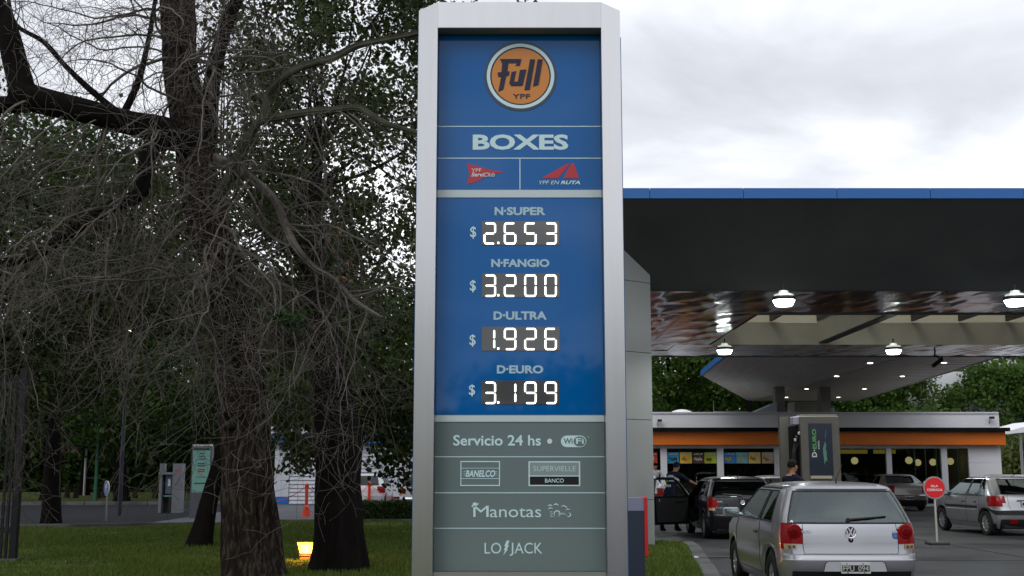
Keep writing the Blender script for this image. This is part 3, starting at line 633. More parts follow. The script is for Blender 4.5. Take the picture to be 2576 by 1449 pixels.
q_ = at(1795, 1010, 54); MB().tube([(q_.x, 54, z_rt-.3), q_], .02, 5).build('mast', steel, rr)
for px, py, lb in ((1657, 1063, 'small black security camera on the white parapet by the grey pillar'), (2492, 1056, 'security camera on curved arm at the right end of the shop parapet')):
    p = at(px, py, D-.3); s_ = empty('security_camera', p, lb, 'security camera')
    MB().box(p.x-.05, p.x+.13, p.y-.12, p.y+.04, p.z+.04, p.z+.14).build('body', black, s_)
    MB().tube([(p.x, D-.14, p.z-.15), (p.x-.04, p.y+.05, p.z-.12), (p.x-.06, p.y, p.z-.02), (p.x, p.y, p.z+.06)], .022, 5).build('arm', steel, s_)
# little annex roof right of the shop
ax = empty('side_shelter', (24.5, 56, 0), 'pale flat roofed shelter just right of the shop', 'shelter')
a, c = at(2530, 1086, 55), at(2640, 1062, 55); MB().prism([(a.x, 55, a.z), (c.x, 55, c.z+.1), (c.x, 55, c.z-.35), (a.x, 55, a.z-.12)], (0, 4, 0)).build('roof', cream, ax)
MB().box(c.x-1, c.x-.9, 56, 56.1, 0, c.z-.3).build('post', steel, ax)
ft = empty('far_tent', (29, 80, 0), 'pale far roof and light wall seen past the shop corner', 'building')
MB().box(33, 41, 92, 98, 0, at(2560, 935, 92).z+0*.1).build('wall', cream, ft)

# ------------------------------------------------------------------ fuel pump
pg = mat('pump_grey', (.095, .09, .075), .45, var=(.12, .115, .095), vscale=2); PY = 24.0
def pp(cx, cy_, Y=PY): return at((2130+cx/5.175)/1.0932, (1060+cy_/5.175)/1.0932, Y)
a, c = pp(395, 1300), pp(912, 432); pu = empty('fuel_pump', ((a.x+c.x)/2, PY, 0), 'tall grey fuel pump with dark green and navy diesel panel behind the silver hatchback', 'fuel pump')
MB().box(a.x, c.x, PY, PY+.5, .15, c.z, b=.02).build('body', pg, pu)
MB().box(a.x+.03, c.x-.03, PY+.02, PY+.48, c.z+.002, c.z+.03).build('cap', mat('pump_cap', (.30, .28, .22), .5), pu)
a, c = pp(505, 1280), pp(810, 540); pn = MB().box(a.x, c.x, PY-.012, PY-.001, a.z, c.z).build('display_panel', mat('panel_navy', (.018, .024, .04), .2), pu)
def pfit(s, x0, x1, y0, y1, m, bold=.03):   # reads upwards
    p0_, p1_ = pp(x1, y1), pp(x0, y0); return fit_text(s, m, pn, (p0_.x, PY-.013, p0_.z), (0, 0, 1), (-1, 0, 0), p1_.z-p0_.z, p0_.x-p1_.x, bold, depth=.002)
pfit('EURO', 530, 598, 620, 905, mat('pump_green', (.10, .34, .08), .4)); pw = mat('pump_white', (.6, .6, .6), .4); pfit('D', 530, 602, 948, 1020, pw)
q_ = pp(565, 927); MB().box(q_.x-.012, q_.x+.012, PY-.016, PY-.0125, q_.z-.012, q_.z+.012).build('dot', pw, pn); pfit('DIESEL', 614, 638, 780, 905, pw, .02)
fl = MB().prism([(pp(u, v).x, PY-.016, pp(u, v).z) for u, v in ((716, 790), (735, 860), (725, 900), (742, 960), (738, 1000), (752, 1085), (730, 1060), (708, 1130), (706, 1070), (690, 960), (688, 890))], (0, .003, 0)).build('flame', mat('flame_green', (.10, .30, .20), .3, var=(.06, .2, .16), vscale=8), pn)
MB().prism([(pp(u, v).x, PY-.016, pp(u, v).z) for u, v in ((718, 785), (712, 700), (722, 600), (728, 700), (745, 620), (732, 720))], (0, .003, 0)).build('flame', mat('flame_blue', (.02, .10, .18), .3), pn)
a, c = pp(512, 1326), pp(808, 1285); MB().box(a.x, c.x, PY-.05, PY-.001, a.z, c.z).build('tray', mat('tray_beige', (.42, .38, .27), .5), pu)
a, c = pp(188, 1300), pp(285, 430); MB().box(a.x, c.x, PY+.55, PY+.7, .15, c.z).build('side_post', pg, pu)
a, c = pp(285, 1300), pp(385, 560); MB().box(a.x+.01, c.x, PY+.15, PY+.45, .3, c.z-.02).build('hose_bay', dkgap, pu)
a, c = pp(288, 555), pp(388, 440); MB().box(a.x, c.x, PY+.1, PY+.4, a.z, c.z, b=.01).build('hose_head', mat('head_lilac', (.35, .34, .42), .4), pu)
for k, (u, v) in enumerate(((350, 680), (318, 740), (300, 775))):
    q_ = pp(u, v); no = MB().box(q_.x-.02, q_.x+.02, PY+.02, PY+.1, q_.z-.03, q_.z+.03, b=.006).build('nozzle', steel if k != 1 else black, pu)
for k in range(3):
    q_ = pp(300+k*28, 800); e_ = pp(290+k*25, 1260); MB().tube([(q_.x, PY+.08, q_.z), (q_.x-.06-.02*k, PY+.02, (q_.z*2+e_.z)/3), (e_.x-.05, PY, (q_.z+2*e_.z)/3), (e_.x+.02, PY+.05, e_.z-.2), (e_.x+.05, PY+.12, .5)], .014, 6).build('hose', rubber, pu)
MB().box(5.45, 7.0, 22.9, 26.4, 0, .14, b=.02).build('pump_island', conc); tag(bpy.data.objects['pump_island'], 'raised concrete island under the fuel pump', 'pump island')
# ------------------------------------------------------------------ island closed sign
p = atz(2358, 1370); q_ = at(2358, 1227, p.y); cs = empty('closed_sign', (p.x, p.y, 0), 'round red island closed sign on a thin steel post with flat base', 'sign')
MB().lathe([(.05, 0), (.045, .04)], (p.x, p.y, 0), k=12).build('socket', black, cs); MB().box(p.x-.2, p.x+.2, p.y-.2, p.y+.2, .002, .06, b=.012).build('base', mat('sign_base', (.05, .045, .04), .7), cs)
MB().tube([(p.x, p.y, .04), (p.x, p.y, q_.z-.24)], .022, 8).build('post', mat('post_beige', (.42, .40, .36), .4), cs)
MB().lathe([(.20, -.02), (.238, -.02), (.238, .02), (.2, .02)], (p.x, p.y, q_.z), axis='y', k=40).build('rim', steel, cs)
ds_ = MB().lathe([(.0, -.024), (.212, -.024), (.212, .0)], (p.x, p.y, q_.z), axis='y', k=40).build('disc', mat('sign_red', (.60, .012, .018), .35), cs)
wt = mat('sign_white', (.75, .6, .6), .5)
fit_text('ISLA', wt, ds_, (p.x-.075, p.y-.026, q_.z+.012), UX, VZ, .15, .048, .02); fit_text('CERRADA', wt, ds_, (p.x-.165, p.y-.026, q_.z-.07), UX, VZ, .33, .052, .02)
# ------------------------------------------------------------------ cars
silver = mat('silver_paint', (.47, .475, .50), .30, .8, coat=.5, var=(.45, .455, .48), vscale=1.5); blackp = mat('black_car_paint', (.006, .007, .010), .25, coat=.45, spec=.3); greyp = mat('grey_beige_paint', (.26, .245, .23), .35, .6, coat=.7)
whitep = mat('white_car_paint', (.62, .62, .66), .35, coat=.8); dkp = mat('dark_grey_paint', (.03, .03, .034), .3, .4, coat=.8); silver2 = mat('light_silver_paint', (.60, .60, .63), .3, .7, coat=.8)
cglass = glass('car_glass', (.60, .70, .68), .02, 2.25, refl=(.82, .95, .95)); dglass = glass('dark_car_glass', (.08, .09, .09), .02, 1.6)
cloth = mat('seat_cloth', (.045, .047, .05), .9); inner = mat('car_inner', (.02, .02, .021), .85); lamp_r = mat('tail_red', (.24, .0025, .0035), .25, spec=.2); lamp_c = mat('tail_clear', (.42, .30, .16), .15, coat=1); lamp_w = mat('lamp_clear', (.55, .55, .55), .1, coat=1)
def rlerp(a, b, t): return a+(b-a)*t
def pw(x, xs, ys):
    for k in range(len(xs)-1):
        if x <= xs[k+1] or k == len(xs)-2: return rlerp(ys[k], ys[k+1], (x-xs[k])/(xs[k+1]-xs[k]) if xs[k+1] != xs[k] else 0)
GOL = dict(L=3.9, lev=[(.18, .13, 3.76, .74, .10), (.30, .06, 3.84, .79, .16), (.405, .012, 3.89, .812, .20), (.45, .0, 3.90, .820, .20), (.53, .0, 3.91, .824, .20), (.538, .008, 3.90, .820, .20), (.585, .022, 3.9, .822, .19), (.598, .052, 3.86, .818, .17), (.65, .060, 3.86, .820, .16), (.71, .066, 3.85, .822, .16),
    (.80, .072, 3.78, .820, .16), (.88, .084, 3.5, .812, .16), (.945, .11, 2.98, .798, .15), (.99, .135, 2.88, .785, .15), (1.08, .192, 2.68, .750, .15), (1.18, .262, 2.46, .708, .15), (1.265, .325, 2.28, .670, .15), (1.305, .355, 2.19, .650, .15), (1.335, .345, 2.10, .628, .15), (1.362, .365, 2.03, .59, .15), (1.385, .45, 1.93, .52, .14), (1.402, .62, 1.8, .42, .14), (1.412, .9, 1.6, .26, .12), (1.416, 1.15, 1.45, .1, .05)],
    ib=12, ir=17, rw=(12, 17), arch=((.74, .335), (3.21, .335)), zc=.285, bow=.045, kb=[.62, 1.26, 1.36, 2.74], kr=[.76, 1.14, 1.22, 2.04], wr=.288, ri=.17, lampz=(8, 12), door=(1.30, 2.82))
P206 = dict(L=3.82, lev=[(.18, .14, 3.7, .74, .14), (.30, .05, 3.78, .80, .24), (.40, .01, 3.81, .82, .30), (.50, .0, 3.82, .826, .32), (.60, .0, 3.82, .828, .32), (.61, .02, 3.80, .822, .31), (.64, .03, 3.79, .822, .30), (.70, .045, 3.76, .824, .28), (.78, .055, 3.66, .824, .27), (.86, .075, 3.45, .818, .26), (.94, .11, 2.95, .80, .25), (.985, .14, 2.86, .785, .25), (1.08, .24, 2.62, .745, .24), (1.18, .35, 2.40, .70, .23), (1.27, .46, 2.22, .66, .22), (1.335, .55, 2.09, .62, .2), (1.365, .56, 2.0, .58, .2), (1.395, .62, 1.9, .51, .18), (1.415, .78, 1.75, .40, .16), (1.428, 1.0, 1.55, .24, .12), (1.432, 1.2, 1.4, .1, .05)],
    ib=10, ir=15, rw=(11, 15), arch=((.64, .34), (3.08, .34)), zc=.29, bow=.10, kb=[.62, .86, .92, 1.52, 1.60, 2.72], kr=[.82, .95, 1.0, 1.44, 1.50, 2.0], wr=.29, ri=.19, lampz=(7, 10), door=(1.56, 2.8))
SED = dict(L=4.5, lev=[(.18, .14, 4.36, .76, .12), (.30, .04, 4.46, .82, .2), (.42, .0, 4.5, .84, .24), (.58, .0, 4.5, .85, .24), (.60, .04, 4.46, .842, .22), (.68, .05, 4.44, .85, .2), (.78, .055, 4.4, .85, .2), (.88, .06, 4.1, .845, .2), (.96, .08, 3.4, .83, .2), (1.02, .14, 3.25, .80, .2), (1.05, .5, 3.15, .785, .16), (1.12, .66, 3.0, .755, .15), (1.22, .86, 2.75, .70, .15), (1.33, 1.1, 2.5, .64, .15), (1.36, 1.15, 2.42, .61, .15), (1.385, 1.3, 2.3, .52, .15), (1.40, 1.5, 2.1, .36, .12), (1.405, 1.7, 1.95, .15, .05)],
    ib=8, ir=13, rw=(10, 13), arch=((.85, .34), (3.55, .34)), zc=.29, bow=.05, kb=[1.15, 1.9, 1.98, 3.15], kr=[1.35, 1.85, 1.92, 2.45], wr=.29, ri=.18, lampz=(5, 8), door=(1.94, 3.25))
FR = [0, .2, .4, .58, .75, .885, 1]; NR = 6; NC = 5
def make_car(root, S_, paint, full=True, dark_glass=False, door_open=False, strip=False, lampm=None):
    lev = S_['lev']; Lc = S_['L']; bow = S_['bow']; ib, ir = S_['ib'], S_['ir']; z0 = lev[0][0]; kb, kr = S_['kb'], S_['kr']
    ref = lev[ib-3]; A = ref[1]+bow+ref[4]; B = ref[2]-.12-ref[4]
    ks = set(np.round(np.arange(A+.1, B-.02, .13), 3)) if full else set(np.round(np.arange(A+.2, B-.05, .3), 3))
    ks = {k for k in ks if all(abs(k-q) > .035 for q in kb)}; ks |= set(kb)
    for c, r_ in S_['arch']:
        ks = {k for k in ks if abs(k-c) > r_+.03 or k in kb}; ks |= {round(c+r_*math.cos(t), 4) for t in np.linspace(0, math.pi, 13 if full else 9) if A+.01 < c+r_*math.cos(t) < B-.01}
    Y0 = sorted(ks | {A, B}); Y0 = [y for i, y in enumerate(Y0) if i == 0 or y-Y0[i-1] > .004]; ns = len(Y0)-1
    xs = [A]+kb+[B]; P1, P2 = 1.1, kb[-1]-.35
    def sidey(i, y):
        z, yr, yf, hw, rc = lev[i]; a, b_ = yr+bow+rc, yf-.12*(hw/.82)-rc
        if i < ib: return a+(y-A)*(P1-a)/(P1-A) if y < P1 else (y if y < P2 else P2+(y-P2)*(b_-P2)/(B-P2))
        zl, zh = lev[ib][0], lev[ir][0]; t = min(1, (z-zl)/(zh-zl))
        if i <= ir:
            ke = [a]+[rlerp(p, q, t) for p, q in zip(kb, kr)]+[b_]; ke[0] = min(ke[0], ke[1]-.01); ke[-1] = max(ke[-1], ke[-2]+.01); return pw(y, xs, ke)
        _, r2, f2, h2, c2 = lev[ir]; aR, bR = r2+bow+c2, f2-.12*(h2/.82)-c2; v = pw(y, xs, [aR]+kr+[bR]); return a+(v-aR)*(b_-a)/(bR-aR)
    ztop = lev[ib-3][0]
    def row(i, s):
        z, yr, yf, hw, rc = lev[i]; out = []
        bb = bow*(hw/.82); bf = .12*(hw/.82); W = lambda y: 1-.075*max(0, (abs(y-Lc/2)/(Lc/2)-.45)/.55)**2 if i < ib+1 else 1-.075*max(0, (abs(y-Lc/2)/(Lc/2)-.45)/.55)**2
        for f in FR: x = f*(hw-rc); out.append((x, yr+bb*(x/hw)**2))
        yc = yr+bb*((hw-rc)/hw)**2
        a = sidey(i, A); 
        for k in range(1, NC): t = math.pi/2*k/NC; out.append((hw-rc+rc*math.sin(t), yc+(a-yc)*(1-math.cos(t))))
        for y in Y0: out.append((hw, sidey(i, y)))
        b_ = out[-1][1]; yc = yf-bf*((hw-rc)/hw)**2
        for k in range(1, NC): t = math.pi/2*k/NC; out.append((hw-rc+rc*math.cos(t), b_+(yc-b_)*math.sin(t)))
        for f in FR[::-1]: x = f*(hw-rc); out.append((x, yf-bf*(x/hw)**2))
        res = []
        for j, (x, y) in enumerate(out):
            zz_ = z
            if NR+NC-2 <= j <= NR+NC+ns+2 and z < ztop:
                zb = z0
                for c, r_ in S_['arch']:
                    if abs(y-c) < r_: zb = max(zb, S_['zc']+math.sqrt(r_*r_-(y-c)**2))
                zz_ = zb+(z-z0)*(ztop-zb)/(ztop-z0)
            res.append(Vector((s*x*W(y), y, zz_)))
        return res
    G = {s: [row(i, s) for i in range(len(lev))] for s in (1, -1)}; NJ = len(G[1][0]); J0 = NR+NC   # J0: first side station
    st = lambda y: J0+min(range(len(Y0)), key=lambda k: abs(Y0[k]-y))
    JF = J0+ns
    used = {}
    wins = []
    for w in range(len(kb)//2): 
        a, b_ = st(kb[2*w]), st(kb[2*w+1])
        for s in (1, -1): wins.append(('side_window', [(i, j, s) for i in range(ib, ir) for j in range(a, b_)]))
    wins.append(('rear_window', [(i, j, s) for i in range(*S_['rw']) for j in range(0, NR+(2 if S_ is GOL else 1)) for s in (1, -1)]))
    wins.append(('windscreen', [(i, j, s) for i in range(ib, ir) for j in range(JF+2, NJ-1) for s in (1, -1)]))
    for n_, q in wins:
        for k in q: used[k] = 1
    ho = set()
    if door_open:
        a, b_ = st(S_['door'][0]), st(S_['door'][1]); ho = {(i, j, -1) for i in range(2, ir) for j in range(a, b_)}
    def quad(k):
        i, j, s = k; g_ = G[s]; q = [g_[i][j], g_[i][j+1], g_[i+1][j+1], g_[i+1][j]]
        return q if s > 0 else q[::-1]
    b = MB()
    for s in (1, -1):
        for i in range(len(lev)-1):
            for j in range(NJ-1):
                k = (i, j, s)
                if k in used or k in ho: continue
                b.add(quad(k), [(0, 1, 2, 3)], 1 if i < 2 and (j < NR+2 or j > JF+3) else 0)
        b.add([G[s][-1][0], G[s][-1][NR+2], G[s][-1][JF], G[s][-1][-1]], [(0, 1, 2, 3)])
    me = bpy.data.meshes.new('body'); me.from_pydata(b.v, [], b.f); me.materials.append(paint); me.materials.append(black); me.polygons.foreach_set('material_index', b.mi)
    bm = bmesh.new(); bm.from_mesh(me); bmesh.ops.remove_doubles(bm, verts=bm.verts, dist=.0006); bmesh.ops.recalc_face_normals(bm, faces=bm.faces); bm.to_mesh(me); bm.free()
    me.shade_smooth(); me.set_sharp_from_angle(angle=R(30)); link('body', me, root)
    def patch(keys, off, m, name, skirt=.012, parent=root, smooth=True):
        bm = bmesh.new()
        for k in keys:
            try: bm.faces.new([bm.verts.new(v) for v in quad(k)])
            except ValueError: pass
        bmesh.ops.remove_doubles(bm, verts=bm.verts, dist=.0006)
        bmesh.ops.recalc_face_normals(bm, faces=bm.faces); bm.normal_update()
        c = Vector((0, Lc/2, .7)); d = sum((f.normal.dot(f.calc_center_median()-c) for f in bm.faces))
        if d < 0: bmesh.ops.reverse_faces(bm, faces=bm.faces); bm.normal_update()
        nn = {v: v.normal.copy() for v in bm.verts}; 
        be = [e for e in bm.edges if e.is_boundary]
        for v in bm.verts: v.co += nn[v]*off
        if skirt:
            dup = {}
            for e in be:
                for v in e.verts:
                    if v not in dup: dup[v] = bm.verts.new(v.co-nn[v]*(off+skirt))
                try: bm.faces.new([e.verts[0], e.verts[1], dup[e.verts[1]], dup[e.verts[0]]])
                except ValueError: pass
            bmesh.ops.recalc_face_normals(bm, faces=bm.faces)
        me = bpy.data.meshes.new(name); bm.to_mesh(me); bm.free(); me.materials.append(m)
        if smooth: me.shade_smooth(); me.set_sharp_from_angle(angle=R(40))
        return link(name, me, parent)
    def outline(keys, r_, m, name, parent=root, off=0.0):
        ed = {}; co = {}
        for k in keys:
            q = [tuple(round(c, 3) for c in v) for v in quad(k)]
            for u, v in zip(q, quad(k)): co[u] = v
            for a, c in zip(q, q[1:]+q[:1]):
                if a != c: e_ = frozenset((a, c)); ed[e_] = ed.get(e_, 0)+1
        adj = {}
        for e_, n_ in ed.items():
            if n_ == 1: a, c = tuple(e_); adj.setdefault(a, []).append(c); adj.setdefault(c, []).append(a)
        if not adj: return
        s0 = next(iter(adj)); path = [s0]; prev = None
        while len(path) < 500:
            nx = [q for q in adj[path[-1]] if q != prev]
            if not nx: break
            prev = path[-1]; path.append(nx[0])
            if nx[0] == s0: break
        return MB().tube([co[p] for p in path], r_, 6 if full else 4).build(name, m, parent, smooth=True)
    gm_ = dglass if dark_glass else cglass
    for n_, q in wins:
        if door_open and n_ == 'side_window' and q[0][2] == -1 and q[-1][1] > st(S_['door'][0])+1: continue
        w = patch(q, .002, gm_, n_, skirt=0); outline(q, .011, black, 'seal', w)
    LM = lampm or lamp_r
    la, lb = S_['lampz']
    for s in (1, -1):
        if S_ is P206: q = [(la, j, s) for j in range(NR+1, J0)]+[(la+1, j, s) for j in range(NR, J0+1)]+[(la+2, j, s) for j in range(NR, J0+1)]
        else: q = [(i, j, s) for i in range(la, lb) for j in range((NR-1) if (i == lb-2 or i == lb-3 or S_ is SED) else NR+(1 if i == lb-1 else 0), J0-(1 if S_ is GOL else 0))]
        tl_ = patch(q, .007, LM, 'tail_light', .02)
        if S_ is GOL:
            patch([(la, j, s) for j in range(NR, NR+3)], .0095, lamp_c, 'indicator', .004, tl_); 
            zc_ = .81; c = G[s][la+2][NR+1]; 
        hq = [(i, j, s) for i in range(ib-4, ib-2) for j in range(JF+1, NJ-5)]; patch(hq, .006, lamp_w, 'headlight', .01)
    if full:
        for s in (1, -1):
            a, b_ = st(S_['door'][0]), st(S_['door'][1])
            if not (door_open and s < 0): outline([(i, j, s) for i in range(1, ir) for j in range(a, b_)], .0045, inner, 'door_gap')
            if S_ is P206: outline([(i, j, s) for i in range(1, ir) for j in range(st(.88), a)], .0045, inner, 'door_gap')
            q = G[s][ir+1][st(kb[0]):st(kb[-1])]; MB().tube([v+Vector((0, 0, .004)) for v in q], .011, 6).build('roof_strip', black, root)
            # bumper and tailgate gaps
        gi = 7 if S_ is GOL else 5
        outline([(i, j, s) for i in range(gi, S_['rw'][0]) for j in range(0, NR-1) for s in (1, -1)], .004, inner, 'tailgate_gap')
        # handles
        for s in (1, -1):
            if door_open and s < 0: continue
            hy = S_['door'][0]+.16; k = G[s][ib-2][st(hy)]
            MB().box(k.x-.016+.008*s, k.x+.016+.008*s, hy-.07, hy+.07, .775, .80, b=.006).build('door_handle', black, root)
            if S_ is P206: k = G[s][ib-2][st(.98)]; MB().box(k.x-.016+.008*s, k.x+.016+.008*s, 1.0, 1.13, .775, .80, b=.006).build('door_handle', black, root)
        # mirrors
        for s in (1, -1):
            if door_open and s < 0: continue
            my = kb[-1]-.12; mm = MB().tube([(s*.77, my, .955), (s*.84, my+.01, .965)], .03, 6); 
            mm.add([], []); x0_, x1_ = sorted((s*.82, s*1.03)); mm.box(x0_, x1_, my-.03, my+.07, .915, 1.05, b=.024)
            mo = mm.build('door_mirror', paint if S_ is GOL and paint is silver else black, root, smooth=True)
            MB().box(x0_+.014, x1_-.014, my-.036, my-.031, .932, 1.034).build('mirror_glass', mat('mirror_glass', (.6, .65, .65), .03, 1.0), mo)
        # seats and dashboard
        for s in (1, -1):
            sx_ = s*.36; so = MB().box(sx_-.24, sx_+.24, 1.75, 2.2, .3, .52, b=.04).build('front_seat', cloth, root, smooth=True)
            MB().prism([(sx_-.23, 1.75, .5), (sx_+.23, 1.75, .5), (sx_+.20, 1.55, 1.04), (sx_-.20, 1.55, 1.04)], (0, .12, .02)).build('seat_back', cloth, so)
            MB().box(sx_-.13, sx_+.13, 1.50, 1.60, 1.07, 1.23, b=.03).build('headrest', cloth, so)
        rb = MB().box(-.6, .6, .62, .78, .4, .93, b=.04).build('rear_seat', cloth, root)
        MB().box(-.66, .66, .26, .66, .87, .90).build('parcel_shelf', inner, root)
        MB().box(-.68, .68, 2.45, 2.85, .6, .93, b=.03).build('dashboard', inner, root)
        MB().lathe([(.165, -.012), (.18, 0), (.165, .012), (.15, 0), (.165, -.012)], (-.36, 2.32, .88), axis='y', k=18, capped=False).build('steering_wheel', inner, root)
        MB().tube([(0, .62 if S_ is GOL else .85, 1.40), (0, .60, 1.45), (0, .30, 1.62)], [.012, .006, .003], 5).build('antenna', black, root)
    b = MB(); b.box(-.60, .60, .2, Lc-.2, .17, .55); b.box(-.58, .58, .12, Lc-.2, .20, .5); b.build('underbody', inner, root)
    for c, r_ in S_['arch']:
        for s in (1, -1):
            vs = []; n_ = 12
            for k in range(n_+1):
                t = math.pi*k/n_
                for x in (s*.56, s*.80): vs.append((x, c+(r_+.012)*math.cos(t), S_['zc']+(r_+.012)*math.sin(t)))
            MB().add(vs, [(2*k, 2*k+1, 2*k+3, 2*k+2) for k in range(n_)]).build('wheel_arch', inner, root)
    wr, ri = S_['wr'], S_['ri']; wproto = None
    for c, _ in S_['arch']:
        for s in (1, -1):
            loc = Vector((s*.715, c, wr))
            if wproto is None:
                prof = [(ri, -.08), (wr-.05, -.088), (wr-.018, -.085), (wr, -.062), (wr, .062), (wr-.018, .085), (wr-.05, .088), (ri, .08)]
                w = MB().lathe(prof, (0, 0, 0), axis='x', k=32, capped=False).build('wheel', rubber, root, smooth=True); w.location = loc
                b = MB(); b.lathe([(ri+.003, .070), (ri-.02, .066), (ri-.03, .045)], (0, 0, 0), axis='x', k=28, capped=False); b.lathe([(.045, .05), (.04, .064), (.0, .066)], (0, 0, 0), axis='x', k=14, capped=False)
                for k in range(9):
                    t = 2*math.pi*k/9; u = Vector((0, math.cos(t), math.sin(t))); v = Vector((0, -math.sin(t), math.cos(t)))
                    b.prism([Vector((.048, 0, 0))+u*.035+v*.016, Vector((.048, 0, 0))+u*.035-v*.016, Vector((.056, 0, 0))+u*(ri-.02)-v*.024, Vector((.056, 0, 0))+u*(ri-.02)+v*.024], (.012, 0, 0))
                rim = b.build('rim', mat('rim_silver', (.5, .5, .5), .3, .8), None); rim.parent = w
                dk = MB().lathe([(ri, .03), (.0, .03)], (0, 0, 0), axis='x', k=20, capped=False).build('rim_backing', inner, None); dk.parent = w  # dark backing disc behind the spokes
                wproto = w
            else:
                w2 = wproto.copy(); COL.objects.link(w2); w2.location = loc
                for ch in children(wproto): c2 = ch.copy(); COL.objects.link(c2); c2.parent = w2
                w = w2
            w.rotation_euler = (0, 0, math.pi if s < 0 else 0)
    return G, st, patch
def on_rear(root, G, i, x):     # y of the rear skin at a height
    r_ = G[1][i]; 
    for a, c in zip(r_[:NR+NC], r_[1:NR+NC+1]):
        if a.x <= abs(x) <= c.x: return rlerp(a.y, c.y, (abs(x)-a.x)/(c.x-a.x+1e-9))
    return r_[0].y
def emblem(root, x, y, z, r_):
    e_ = MB().lathe([(r_*.82, -.012), (r_*.95, -.016), (r_, -.010), (r_, .01)], (x, y, z), axis='y', k=28, capped=False).build('emblem', chrome, root)
    MB().lathe([(0, -.006), (r_*.84, -.006)], (x, y, z), axis='y', k=24, capped=False).build('emblem_field', mat('emblem_field', (.05, .045, .09), .3), e_)
    b = MB(); 
    def st_(p, q, w=.20):
        p = Vector((p[0], 0, p[1])); q = Vector((q[0], 0, q[1])); n_ = (q-p).normalized().cross(Vector((0, 1, 0)))*w/2
        o_ = Vector((x, y-.014, z)); b.prism([o_+(p+n_)*r_, o_+(p-n_)*r_, o_+(q-n_)*r_, o_+(q+n_)*r_], (0, .007, 0))
    for s in (1, -1):
        st_((s*.36, .80), (s*.02, .12)); st_((s*.74, .50), (s*.36, -.72)); st_((s*.36, -.72), (s*.02, .02))
    b.build('emblem_letters', mat('emblem_bright', (.75, .75, .78), .3), e_)
def plate(root, y, x, z, s1, s2, w=.335, h=.125):
    p = MB().box(x-w/2, x+w/2, y-.012, y-.002, z-h/2, z+h/2, b=.004).build('number_plate', mat('plate_white', (.6, .62, .6), .4), root)
    MB().box(x-w/2+.012, x+w/2-.012, y-.0145, y-.0125, z-h*.30, z+h*.26).build('plate_field', mat('plate_black', (.012, .012, .02), .4), p)
    wm = mat('plate_print', (.62, .62, .55), .5)
    if s1:
        fit_text(s1, wm, p, (x-w*.43, y-.015, z-h*.26), UX, VZ, w*.37, h*.48, .0, depth=.002); fit_text(s2, wm, p, (x+w*.08, y-.015, z-h*.26), UX, VZ, w*.35, h*.48, .0, depth=.002)
    b = MB()
    for u, v in ((-.3, .38), (.25, .38), (-.28, -.40), (.3, -.40)): b.box(x+w*u-.007, x+w*u+.007, y-.0145, y-.0125, z+h*v-.005, z+h*v+.005)
    b.build('bolts', inner, p)
def car_root(loc, rz, label, name='parked_car', group=None): return empty(name, (loc[0], loc[1], 0), label, 'car', group)
def settle(root, rz): root.rotation_euler = (0, 0, R(rz))
def new_car(loc, rz, label, spec, paint, **kw):
    r = empty('parked_car', (0, 0, 0), label, 'car', 'cars standing at the fuel station'); g_ = make_car(r, spec, paint, **kw)
    r.location = (loc[0], loc[1], 0); r.rotation_euler = (0, 0, R(rz)); return r, g_
def at_origin(r, f):
    l, e_ = r.location.copy(), r.rotation_euler.copy(); r.location = (0, 0, 0); r.rotation_euler = (0, 0, 0); f(); r.location = l; r.rotation_euler = e_
